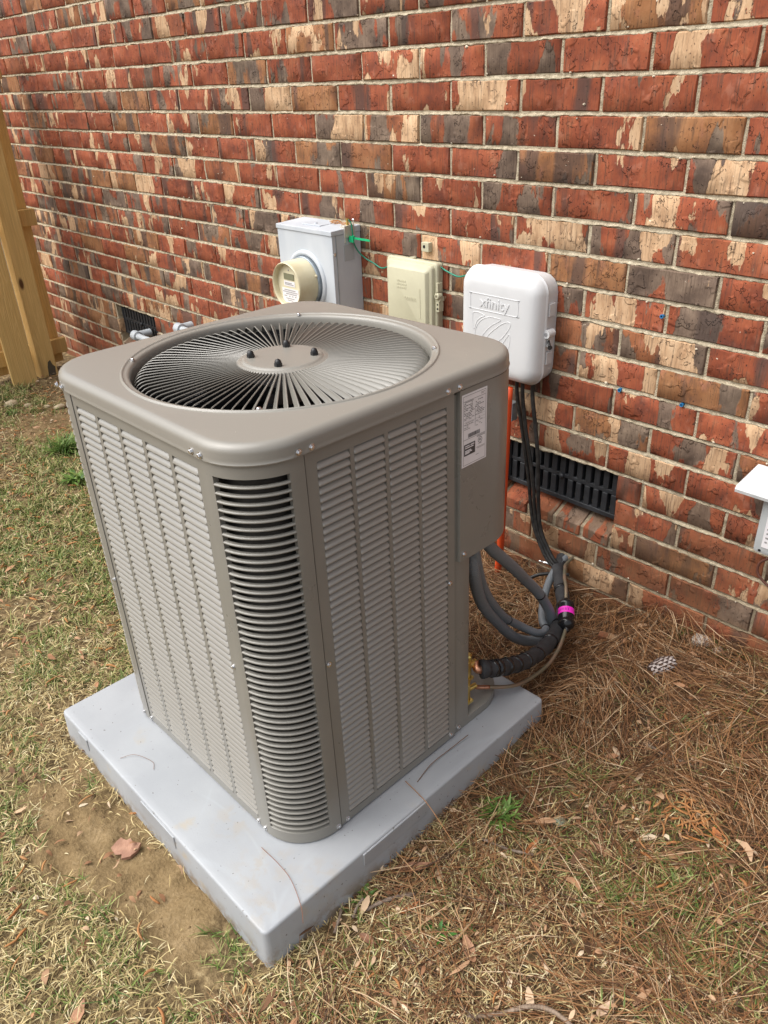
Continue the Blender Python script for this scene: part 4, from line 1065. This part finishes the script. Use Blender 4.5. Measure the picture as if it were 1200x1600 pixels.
# three black cables hanging from the white box
for pts, r, lb in (([(3.560,-.045,.73),(3.562,-.045,.66),(3.582,-.040,.56),(3.600,-.040,.48),(3.622,-.04,.38),(3.640,-.040,.27),(3.664,-.045,.20),(3.705,-.05,.135),(3.745,-.055,.10),(3.80,-.06,.088)], .0062, 'leftmost of three black cables hanging below the white box'),
                   ([(3.585,-.050,.73),(3.588,-.050,.66),(3.604,-.048,.56),(3.630,-.048,.45),(3.648,-.046,.36),(3.657,-.042,.27),(3.675,-.044,.20),(3.715,-.048,.14),(3.757,-.055,.105),(3.79,-.05,.085)], .0064, 'middle of three black cables hanging below the white box'),
                   ([(3.622,-.045,.73),(3.622,-.045,.67),(3.636,-.042,.58),(3.650,-.040,.49),(3.660,-.040,.40),(3.668,-.040,.30),(3.685,-.042,.21),(3.722,-.046,.15),(3.762,-.05,.112),(3.785,-.02,.095)], .0066, 'rightmost of three black cables hanging below the white box')):
    b = MB(); b.tube(spline(pts, 8), r, 10); tag(obj('hanging_cable', b, m=M['cable'], smooth=True), lb, 'cable', 'black cables under the white box')
b = MB(); b.tube(spline([(3.82,-.055,.092),(3.775,-.085,.090),(3.735,-.120,.082),(3.70,-.155,.050)], 8), .0060, 10)
tag(obj('cable_stub', b, m=M['cable'], smooth=True), 'short black cable end lying on the pine straw by the wall', 'cable')
b = MB(); b.tube([(0,0,0),(.030,.010,-.004)], .0055, 10); b.tube([(-.012,-.004,.001),(0,0,0)], .0035, 8); b.tube([(.030,.010,-.004),(.055,.018,-.008)], .0035, 8)
o = obj('cable_connector', b, None, (3.715,-.062,.100), m=M['zinc'], smooth=True); tag(o, 'small silver coaxial connector beside the cable ends', 'connector')

# ------------------------------------------------------------------ grey pipes near the far vent
for (x0_, y_, z_, x1_, lb) in ((.995,-.075,.372,2.3,'grey plastic pipe crossing in front of the far vent'), (1.475,-.068,.498,2.4,'grey plastic pipe higher up, right of the far vent')):
    t = thing('plastic_pipe', lb, 'pipe', (x0_, y_, z_), group='grey pipes along the wall')
    b = MB(); b.tube([(.0,0,0),(x1_-x0_,0,.0)], .0175, 14); obj('pipe', b, t, m=M['pvc'], angle=40)
    b = MB(); b.tube([(-.010,0,0),(-.008,0,0),(.035,0,0),(.037,0,0)], [.022,.027,.027,.0225], 18); b.tube([(.012,.0,0),(.012,.085,0)], .0215, 14); obj('elbow', b, t, m=M['pvc'], angle=40)
    b = MB(); b.box(.42,.445,-.021,.075,-.021,.021); bevel(obj('strap', b, t, m=M['pvc']), .004)
    b = MB(); b.tube([(x1_-x0_-.01,0,0),(x1_-x0_+.03,0,0)], .024, 14); b.tube([(x1_-x0_+.01,0,0),(x1_-x0_+.01,.07,0)], .020, 14); obj('end_coupling', b, t, m=M['pvc'], angle=40)
b = MB(); b.tube([(0,0,0),(.5,0,0)], .014, 12); b.tube([(-.006,0,0),(.02,0,0)], .018, 12); b.tube([(.006,0,0),(.006,.07,0)], .014, 12)
tag(obj('conduit_stub', b, None, (1.235,-.06,.392), m=M['pvc'], angle=40), 'short grey pipe end between the two longer pipes', 'pipe', 'grey pipes along the wall')

# ------------------------------------------------------------------ disconnect at the right edge
dc = thing('disconnect_box', 'grey electrical disconnect with flat white hood at the right edge', 'disconnect box', (4.469, 0, .447))
b = MB(); b.loops([rl(.086, .082, .010, 0, .082), rl(.086, .082, .010, -.094, .082), rl(.084, .080, .009, -.098, .082), rl(.078, .074, .006, -.100, .082)], cap0=True, cap1=True)
obj('enclosure', b, dc, m=M['disc_grey'], angle=40)
b = MB(); pr_ = [(-.126,.163),(-.128,.172),(-.122,.180),(0,.196),(0,.166),(-.080,.166),(-.108,.171)]
b.loops([[(x, y, z) for y, z in pr_] for x in (-.150,-.146,.146,.150)], True, True, True); obj('hood', b, dc, m=M['disc_white'], angle=35)
b = MB(); b.box(-.066,.066,-.1012,-.100,.022,.146); lb_ = obj('caution_label', b, dc, m=M['white_label'])
b = MB()
for k in range(9):
    x = -.060
    while x < .055: w_ = lr.uniform(.004,.014); b.box(x, x+w_, -.1015,-.1012, .136-k*.0125, .141-k*.0125); x += w_+.003
obj('label_print', b, lb_, m=M['ink_grey'])
b = MB(); b.lathe([(.004,0),(.003,.001)], 10, (-.068,-.1002,.010), 'Y', True, True); obj('drain_hole', b, dc, m=M['void'])
b = MB(); b.tube(spline([(4.43,-.03,.45),(4.415,-.03,.41),(4.405,-.03,.400),(4.387,-.03,.378),(4.386,-.03,.351),(4.401,-.03,.332),(4.425,-.03,.318),(4.47,-.03,.30)], 8), .0034, 8)
tag(obj('brown_wire', b, m=M['rust'], smooth=True), 'thin brown wire looping out under the disconnect box', 'wire')

# ------------------------------------------------------------------ litter, grass and small finds
def inpad(x, y, m=.0): return (x > PADX0-m) & (x < PADX1+m) & (y > PADY0-m) & (y < PADY1+m)
def quads(name, V, nseg, material, label=None, cat=None):
    """V: (n, nseg+1, 2, 3) strips -> one mesh"""
    n = V.shape[0]; per = (nseg+1)*2
    me = bpy.data.meshes.new(name); me.vertices.add(n*per); me.vertices.foreach_set('co', V.astype(np.float32).ravel())
    base = np.arange(n)[:, None, None]*per; s = np.arange(nseg)[None, :, None]*2
    q = (base+s+np.array([0, 1, 3, 2])[None, None, :]).ravel()
    me.loops.add(len(q)); me.loops.foreach_set('vertex_index', q.astype(np.int32))
    me.polygons.add(n*nseg); me.polygons.foreach_set('loop_start', (np.arange(n*nseg)*4).astype(np.int32)); me.update(calc_edges=True)
    me.materials.append(material); o = obj(name, me); tag(o, label, cat, kind='stuff'); return o
def scatter(n, wf, x0, x1, y0, y1):
    x = npr.uniform(x0, x1, n); y = npr.uniform(y0, y1, n); k = (npr.random(n) < wf(x, y)) & ~inpad(x, y, .002) & (y < -.004)
    return x[k], y[k]
def lying(x, y, ln, wd, lift, curv, rise, roll=.6, seg=3, ang=None):
    n = len(x); a = npr.uniform(0, 2*PI, n) if ang is None else ang
    t = np.linspace(-.5, .5, seg+1)[None, :]
    aa = a[:, None]+curv[:, None]*t
    px = x[:, None]+ln[:, None]*t*np.cos(a)[:, None]-ln[:, None]*curv[:, None]*(t*t)*np.sin(a)[:, None]*.5
    py = y[:, None]+ln[:, None]*t*np.sin(a)[:, None]+ln[:, None]*curv[:, None]*(t*t)*np.cos(a)[:, None]*.5
    py = np.minimum(py, -.004)
    pz = gz(px, py)+lift[:, None]+rise[:, None]*ln[:, None]*(t+.5)+.004*np.cos(t*3)
    w = wd[:, None]*(1-.75*(2*np.abs(t))**4)*.5; rl_ = npr.uniform(-roll, roll, n)[:, None]
    ox, oy, oz = -np.sin(aa)*w*np.cos(rl_), np.cos(aa)*w*np.cos(rl_), w*np.sin(rl_)
    return np.stack([np.stack([px-ox, py-oy, pz-oz], -1), np.stack([px+ox, py+oy, pz+oz], -1)], 2)
def upright(x, y, ln, wd, lean, seg=3):
    n = len(x); a = npr.uniform(0, 2*PI, n); t = np.linspace(0, 1, seg+1)[None, :]
    th = lean[:, None]*(.55+.6*t)                              # angle from vertical grows along the blade
    d = ln[:, None]*t; px = x[:, None]+d*np.sin(th)*np.cos(a)[:, None]; py = y[:, None]+d*np.sin(th)*np.sin(a)[:, None]
    py = np.minimum(py, -.004); pz = gz(x, y)[:, None]-.004+d*np.cos(th)
    pz = np.maximum(pz, gz(px, py)+.002)
    w = wd[:, None]*(1-t**2.2*.92)*.5; tw = npr.uniform(-.5, .5, n)[:, None]
    ox, oy = -np.sin(a[:, None]+tw)*w, np.cos(a[:, None]+tw)*w; oz = w*npr.uniform(-.5, .5, n)[:, None]
    return np.stack([np.stack([px-ox, py-oy, pz-oz], -1), np.stack([px+ox, py+oy, pz+oz], -1)], 2)
M['needle'] = island('pine_straw', [(0,(.045,.024,.013)), (.28,(.125,.058,.026)), (.52,(.21,.095,.039)), (.73,(.29,.145,.060)), (.88,(.39,.24,.125)), (1,(.52,.39,.25))], .6)
M['straw'] = island('dead_grass', [(0,(.19,.13,.06)), (.3,(.34,.25,.11)), (.6,(.46,.36,.17)), (.85,(.58,.48,.26)), (1,(.64,.57,.36))], .7)
M['grass'] = island('lawn_grass', [(0,(.055,.090,.018)), (.28,(.100,.150,.032)), (.5,(.165,.210,.050)), (.7,(.26,.27,.085)), (.85,(.38,.33,.15)), (1,(.46,.38,.19))], .5)
R = (2.75, 5.15, -2.25, -.003); Lf = (.1, 2.75, -2.0, -.003)
Vs = []
x, y = scatter(60000, needle_w, *R); n = len(x)
def drift(x, y):
    a = 7.0*vnoise(x*4+17, y*4+3, 41)+2.5*vnoise(x*13+1, y*13+6, 42)+npr.normal(0, .38, len(x))
    return np.where(npr.random(len(x)) < .62, a, npr.uniform(0, 2*PI, len(x)))
Vs.append(lying(x, y, npr.uniform(.06, .20, n), npr.uniform(.0011, .0021, n), npr.uniform(.000, .022, n)*np.clip(needle_w(x, y), .15, 1)*(1+1.6*np.exp(np.clip(y, -1, 0)/.05)), npr.normal(0, .22, n), npr.normal(0, .10, n), ang=drift(x, y)))
x, y = scatter(12000, needle_w, *Lf); n = len(x)
Vs.append(lying(x, y, npr.uniform(.05, .16, n), npr.uniform(.0016, .0026, n), npr.uniform(0, .014, n), npr.normal(0, .35, n), npr.normal(0, .06, n)))
quads('pine_straw', np.concatenate(Vs), 3, M['needle'], 'brown pine needles matted along the foot of the wall', 'pine straw')
Vs = []
x, y = scatter(110000, straw_w, *R); n = len(x)
Vs.append(lying(x, y, npr.uniform(.008, .040, n), npr.uniform(.0012, .0025, n), npr.uniform(0, .009, n), npr.normal(0, .45, n), npr.normal(.03, .25, n)))
x, y = scatter(26000, straw_w, *Lf); n = len(x)
Vs.append(lying(x, y, npr.uniform(.015, .050, n), npr.uniform(.0016, .0032, n), npr.uniform(0, .010, n), npr.normal(0, .5, n), npr.normal(.05, .25, n)))
quads('dead_grass', np.concatenate(Vs), 3, M['straw'], 'pale dry grass clippings over the lawn', 'dead grass')
Vs = []
def tufts(n, wf, box, k=7, sd=.007):
    x, y = scatter(n//k, wf, *box); x = np.repeat(x, k)+npr.normal(0, sd, len(x)*k); y = np.repeat(y, k)+npr.normal(0, sd, len(y)*k)
    ok = ~inpad(x, y, .003) & (y < -.006); return x[ok], y[ok]
x, y = tufts(80000, green_w, R); n = len(x)
Vs.append(upright(x, y, npr.uniform(.020, .058, n), npr.uniform(.0016, .0034, n), npr.uniform(.45, 1.35, n)))
x, y = tufts(66000, green_w, Lf, 7, .011); n = len(x)
Vs.append(upright(x, y, npr.uniform(.025, .060, n), npr.uniform(.0025, .0045, n), npr.uniform(.4, 1.4, n)))
quads('lawn_grass', np.concatenate(Vs), 3, M['grass'], 'thin green grass growing through the dead lawn', 'grass')
def chips_w(x, y): return np.clip(.55*sst(x, 4.05, 4.2)+.35*(1-sst(x, 3.6, 4))+.5*dirt_mask(x, y)*(x < 2), 0, 1)
M['chip'] = island('bark_and_leaf_bits', [(0,(.10,.055,.030)), (.3,(.24,.12,.06)), (.55,(.36,.19,.10)), (.8,(.46,.30,.18)), (1,(.58,.48,.34))], .8)
x, y = scatter(12000, chips_w, .1, 5.1, -2.1, -.01); n = len(x)
V = lying(x, y, npr.uniform(.008, .026, n), npr.uniform(.003, .010, n), npr.uniform(.002, .016, n), npr.normal(0, .6, n), npr.normal(0, .2, n))
x, y = scatter(1100, lambda x, y: np.clip(.6*sst(x, 4.0, 4.2)+.12, 0, 1), .1, 5.1, -2.1, -.01); n = len(x)
V = np.concatenate([V, lying(x, y, npr.uniform(.025, .055, n), npr.uniform(.008, .017, n), npr.uniform(.006, .018, n), npr.normal(0, .7, n), npr.normal(0, .22, n))])
quads('leaf_crumbs', V, 3, M['chip'], 'crumbs of bark and broken leaves over the ground', 'leaf litter')
def cat_w(x, y): return np.clip(.45+.8*g(x, y, 4.56, -.64, .12, .09)+.5*(1-sst(x, 3, 3.4)), 0, 1)*(1-.6*dirt_mask(x, y))
b = MB(); x, y = scatter(1500, cat_w, .3, 5.0, -2.0, -.03); zz = gz(x, y)
for X_, Y_, Z_ in zip(x, y, zz): catkin(b, (X_, Y_, Z_+.006+.006*rnd.random()), rnd.uniform(0, 2*PI), rnd.uniform(.022, .050), rnd.uniform(-1.6, 1.6), rnd.uniform(.0020, .0034), rnd.uniform(-.15, .15))
for i in range(46):
    X_, Y_ = rnd.gauss(4.565, .035), rnd.gauss(-.632, .035); catkin(b, (X_, Y_, float(gz(X_, Y_))+.010+.008*rnd.random()), rnd.uniform(0, 2*PI), rnd.uniform(.03, .05), rnd.uniform(-1.6, 1.6), .0024, rnd.uniform(-.2, .2))
tag(obj('catkin_litter', b, m=M['catkin'], smooth=True), 'curled orange catkins strewn over lawn and pine straw', 'catkins', kind='stuff')
x, y = scatter(9000, lambda x, y: .8*dirt_mask(x, y), .2, 4.4, -1.9, -.2); b = MB()
for X_, Y_, Z_ in zip(x, y, gz(x, y)):
    r = abs(rnd.gauss(0, .0022))+.0009; vs = [(X_+r*rnd.uniform(.6,1.3)*a, Y_+r*rnd.uniform(.6,1.3)*c, Z_+r*rnd.uniform(.3,.8)*d) for a, c, d in ((1,0,0),(-1,0,0),(0,1,0),(0,-1,0),(0,0,1.3),(0,0,-1))]
    b.add(vs, [(0,2,4),(2,1,4),(1,3,4),(3,0,4),(2,0,5),(1,2,5),(3,1,5),(0,3,5)])
M['clod'] = island('soil_crumb', [(0,(.13,.085,.042)), (.5,(.22,.15,.075)), (1,(.30,.22,.12))], .95)
tag(obj('soil_crumbs', b, m=M['clod']), 'loose crumbs of bare sandy soil', 'soil', kind='stuff')

# leaves one can point at
def leaf_mesh(ln, wd, curl, jag, seed, fold=.25):
    r = random.Random(seed); b = MB(); n = 9; Ls = []
    for i in range(n):
        t = i/(n-1); w = wd*.5*math.sin(PI*(.06+.90*t)**.85)*(1+jag*r.uniform(-1, 1)) if i < n-1 else wd*.03
        z = curl*ln*(2*t-1)**2
        Ls.append([(ln*(t-.5), s*w, z+abs(s)*fold*w+r.uniform(-.001, .001)) for s in (-1, -.5, 0, .5, 1)])
    b.loops(Ls, close=False); return b
def leafmat(name, c, k): return noisy(name, c, k, 60, .7, stretch=(1,3,1), bumpd=.002, bscale=120)
LM = [leafmat('tan_leaf', (.40,.22,.12), (.30,.15,.08)), leafmat('orange_leaf', (.45,.17,.05), (.30,.10,.03)), leafmat('pale_leaf', (.52,.36,.24), (.42,.27,.17)), leafmat('brown_leaf', (.24,.11,.055), (.16,.075,.04))]
for x, y, a, ln, wd, cu_, mi, lb in (
    (3.946,-1.850,2.2,.060,.026,.12,0,'tan folded dry leaf at the lower left corner of the lawn'),
    (4.394,-1.219,-.5,.062,.024,.22,0,'curled tan leaf beside the small dark green sprout'),
    (4.345,-1.215,.5,.034,.013,.1,2,'small pale pointed leaf just right of the dark green sprout'),
    (4.227,-1.348,.3,.040,.017,.05,3,'flat reddish leaf lying alone on straw near the pad corner'),
    (4.180,-1.165,.9,.085,.024,.08,3,'long brown leaf on the pine needles beside the pad'),
    (4.238,-1.240,1.3,.055,.013,.12,1,'narrow orange leaf standing out beside the grey twig'),
    (4.633,-.644,-.6,.060,.020,.1,1,'orange leaf at the edge of the catkin pile'),
    (4.453,-.834,.1,.060,.018,.08,0,'long tan leaf lying in the green grass patch'),
    (4.647,-1.124,1.4,.042,.017,.12,2,'pale upright leaf just above the rope-like root'),
    (4.396,-.290,.6,.050,.014,.1,2,'pale yellow leaf on pine straw below the pine cone'),
    (4.335,-.935,1.6,.050,.016,.2,1,'bright rust leaf among the green weeds near the pad'),
    (4.060,-.150,.4,.05,.012,.1,2,'slender tan leaf by the broken brick piece')):
    o = obj('dry_leaf', leaf_mesh(ln, wd, cu_, .15, int(x*1000)), None, (x, y, float(gz(x, y))+.010), (rnd.uniform(-.2, .2), rnd.uniform(-.15, .15), a), m=LM[mi], smooth=True)
    tag(o, lb, 'dry leaf', 'dry leaves on the ground')
# bark flake on bare soil
b = MB(); out = [(-.040,.018),(-.034,.034),(-.010,.030),(.000,.038),(.020,.026),(.046,.030),(.050,.004),(.040,-.022),(.014,-.036),(.006,-.020),(-.018,-.026),(-.044,-.008)]
out = [(x*.72, y*.72) for x, y in out]
b.add([(x, y, .004+.006*math.sin(x*60)) for x, y in out]+[(x, y, .000) for x, y in out], [tuple(range(12)), tuple(range(23, 11, -1))]+[(i, (i+1) % 12, 12+(i+1) % 12, 12+i) for i in range(12)])
o = obj('bark_flake', b, None, (3.668,-1.607,float(gz(3.668,-1.607))+.006), (.08,.05,.5), m=noisy('bark_skin', (.36,.20,.13), (.27,.14,.09), 40, .8, bumpd=.002)); tag(o, 'flat pinkish bark flake lying on the bare soil', 'bark flake')
# pine cone
pc_scale = 1.0
pc = thing('pine_cone', 'closed pine cone with white-edged scales on the pine straw', 'pine cone', (4.262,-.245,float(gz(4.262,-.245))+.024), (0, PI/2-.25, math.radians(62)))
pc.scale = (pc_scale,)*3
b = MB(); b.lathe([(.002,-.038),(.012,-.034),(.019,-.018),(.020,0),(.016,.018),(.008,.032),(.001,.038)], 16); obj('core', b, pc, m=mat('cone_core', (.03,.018,.013), .9), smooth=True)
s = MB(); s.add([(-.0058,0,-.001),(0,.0025,-.003),(.0058,0,-.001),(.0042,.004,.006),(0,.0068,.0085),(-.0042,.004,.006)], [(0,1,4,5),(1,2,3,4)]); s.add([(-.0042,.004,.006),(0,.0068,.0085),(.0042,.004,.006),(0,.001,.006)], [(0,1,2,3)])
M['scale'] = noisy('cone_scale', (.06,.034,.026), (.04,.024,.018), 50, .8); M['scale_tip'] = mat('cone_scale_tip', (.42,.36,.33), .8)
me = s.mesh('scale', M['scale']); me.materials.append(M['scale_tip'])
for i, p in enumerate(me.polygons): p.material_index = 1 if i >= 1 else 0
tip = MB(); tip.add([(-.0046,.0042,.0058),(0,.0072,.0088),(.0046,.0042,.0058),(0,.0058,.0048)], [(0,1,2,3)])
for r in range(9):
    z_ = -.033+r*.0076; rad = .0195*math.sin(PI*(.12+.80*(r+.5)/9))**.7; nn = 8
    for k in range(nn):
        a = 2*PI*(k+.5*(r % 2))/nn; o = obj('scale', me, pc, (rad*math.sin(-a), rad*math.cos(a), z_), (.25, 0, a)); o.scale = (1.45, 1.3, 1.35)
# sticks and the rope-like root
M['twig'] = noisy('grey_twig_bark', (.27,.21,.16), (.16,.115,.085), 60, .9, bumpd=.002, bscale=200)
for pts, r, lb in (([(4.130,-1.333),(4.150,-1.358),(4.170,-1.390)], .0030, 'short grey stick leaning out from the pad corner'),
                   ([(4.155,-1.295),(4.160,-1.318),(4.172,-1.340)], .0030, 'stubby grey stick just left of the longer knobbly twig'),
                   ([(4.177,-1.310),(4.190,-1.270),(4.205,-1.235),(4.225,-1.205)], .0042, 'longest knobbly bent grey twig beside the pad'),
                   ([(4.377,-.507),(4.430,-.505),(4.515,-.490)], .0035, 'dark stick lying on the pine straw below the grey lichen'),
                   ([(4.240,-1.000),(4.300,-.975),(4.350,-.950)], .0028, 'thin pale stick among the green weeds')):
    P = spline([(x, y, float(gz(x, y))+.011) for x, y in pts], 5); b = MB(); b.tube(P, [r*(1+.2*math.sin(i*2.1)) for i in range(len(P))], 8)
    tag(obj('twig', b, m=M['twig'], smooth=True), lb, 'twig', 'small sticks on the ground')
P = spline([(x, y, float(gz(x, y))+h) for x, y, h in ((4.470,-1.320,.004),(4.513,-1.270,.012),(4.545,-1.225,.016),(4.58,-1.200,.014),(4.63,-1.195,.008),(4.68,-1.20,.004))], 26)
b = MB(); b.tube(P, [.0046+.0005*math.sin(i*1.9) for i in range(len(P))], 9)
tag(obj('exposed_root', b, m=noisy('pale_root', (.27,.20,.145), (.17,.12,.08), 90, .85), smooth=True), 'rope-like pale stick arching over the lawn at the bottom edge', 'root')
# pieces of brick, rubble, stones and lichen
b = MB(); b.box(-.055,.045,-.012,.012,-.01,.012); o = obj('brick_fragment', b, None, (4.075,-.165,float(gz(4.075,-.165))+.006), (.1,.05,.35), m=M['brick']); bevel(o, .004); tag(o, 'broken strip of red brick half buried in pine straw', 'brick fragment')
def lump(name, x, y, r, sq_, seed, m, label, cat, group=None):
    bm = bmesh.new(); bmesh.ops.create_icosphere(bm, subdivisions=2, radius=r); q = random.Random(seed)
    for v in bm.verts: v.co *= q.uniform(.75, 1.2); v.co.z *= sq_; v.co.x *= 1.3
    me = bpy.data.meshes.new(name); bm.to_mesh(me); bm.free(); me.materials.append(m); me.polygons.foreach_set('use_smooth', [True]*len(me.polygons))
    tag(obj(name, me, None, (x, y, float(gz(x, y))+r*sq_*.55), (0, 0, q.uniform(0, 3))), label, cat, group)
MS = noisy('pale_stone', (.48,.40,.27), (.36,.28,.17), 30, .9, bumpd=.003)
MP = noisy('white_flaky_mortar', (.72,.66,.58), (.50,.40,.32), 40, .9, bumpd=.004)
lump('mortar_lump', 4.275,-.030,.026,.55,1,MP,'white flaky mortar lump at the foot of the wall','mortar lump')
lump('mortar_chip', 4.330,-.035,.015,.5,2,MP,'smaller white chip right of the mortar lump','mortar chip')
lump('nut', 4.302,-.215,.010,.9,3,noisy('acorn_brown', (.11,.035,.022),(.16,.06,.03),40,.4),'round brown nut beside the pine cone','nut')
MLI = noisy('grey_green_lichen', (.42,.46,.34), (.28,.31,.22), 80, .95, bumpd=.004)
lump('lichen_tuft', 4.208,-.539,.016,.45,4,MLI,'grey-green lichen tuft on pine straw near the pad','lichen')
lump('lichen_tuft', 4.335,-.828,.014,.45,5,MLI,'pale lichen tuft among catkins above the weeds','lichen')
for i, (x, y, r, lb) in enumerate(((.46,-.640,.036,'largest pale stone on the bare soil before the fence'), (.56,-.585,.020,'rounded tan stone beside the largest pale stone'), (.74,-.478,.026,'angular pale stone near the corner of the air conditioner'), (.66,-.52,.016,'small tan stone between the fence and the air conditioner'))):
    lump('stone', x, y, r, .6, 10+i, MS, lb, 'stone', 'stones on the bare soil')
# weeds
MW = island('weed_leaf', [(0,(.045,.10,.018)), (.5,(.10,.18,.035)), (.85,(.17,.25,.06)), (1,(.28,.29,.11))], .45)
def weed(x, y, n, ln, wd, lean, label, seed, m=MW):
    r = random.Random(seed); b = MB(); z0 = float(gz(x, y))-.002
    for k in range(n):
        a = 2*PI*k/n+r.uniform(-.4, .4); le = lean*r.uniform(.6, 1.25); l = ln*r.uniform(.6, 1.15); w = wd*r.uniform(.7, 1.2); bx, by = r.gauss(0, ln*.22), r.gauss(0, ln*.22); Ls = []
        for i in range(6):
            t = i/5; th = le*(.5+.7*t); d = l*t; ww = w*.5*math.sin(PI*min(1, .12+.86*t))
            p = (d*math.sin(th), d*math.cos(th)); 
            Ls.append([(bx+math.cos(a)*p[0]-math.sin(a)*s*ww, by+math.sin(a)*p[0]+math.cos(a)*s*ww, p[1]+abs(s)*ww*.3) for s in (-1, 0, 1)])
        b.loops(Ls, close=False)
    tag(obj('weed', b, None, (x, y, z0), m=m, smooth=True), label, 'weed', 'green weeds in the lawn')
MD = island('dark_sprout_leaf', [(0,(.03,.12,.015)), (1,(.07,.20,.03))], .45)
weed(4.150,-1.285,26,.028,.010,1.0,'bright curly green weed at the side of the pad',1)
weed(4.321,-1.228,15,.036,.008,1.05,'small dark green sprout alone on the pale straw',2,MD)
weed(4.228,-.915,110,.055,.0065,1.05,'largest bushy green weed beside the pad',3)
weed(1.32,-.70,260,.12,.005,.95,'tall grassy green tuft beside the far edge of the air conditioner',4)
weed(1.72,-.82,70,.08,.014,1.0,'broad-leaved green weed below the tall tuft',5)
weed(4.36,-1.195,7,.030,.008,1.0,'tiny green seedling near the curled tan leaf',6)
weed(.62,-.70,14,.05,.010,.9,'pale little weed on the bare soil by the fence',7)
# stray needles on the pad
def stray(pts, r, label, c):
    P = spline([acw(x, y, z) for x, y, z in pts], 8); b = MB(); b.tube(P, r, 5); tag(obj('pine_needle', b, m=mat('needle_brown', c, .6), smooth=True), label, 'pine needle', 'single needles on the pad')
def padpt(wx, wy): return wx-PIV[0], wy-PIV[1]
stray([(-.245,-.435,.002),(-.225,-.405,.006),(-.175,-.385,.003),(-.15,-.395,.002)], .0005, 'thin curved brown fibre on the front left of the pad', (.22,.12,.07))
stray([(.345,.02,.002),(.335,.08,.007),(.335,.15,.006),(.340,.21,.012)], .0010, 'doubled brown needle on the pad beside the right side panel', (.16,.085,.045))
stray([(.325,.00,.006),(.37,-.005,.005),(.42,-.015,.004),(.50,-.02,-.05)], .0010, 'orange-brown needle overhanging the right rim of the pad', (.38,.19,.08))
stray([(.225,-.345,.002),(.285,-.345,.004),(.335,-.350,.003),(.395,-.372,.001),(.415,-.385,-.02)], .0006, 'reddish needle on the pad in front of the rounded corner', (.25,.10,.05))
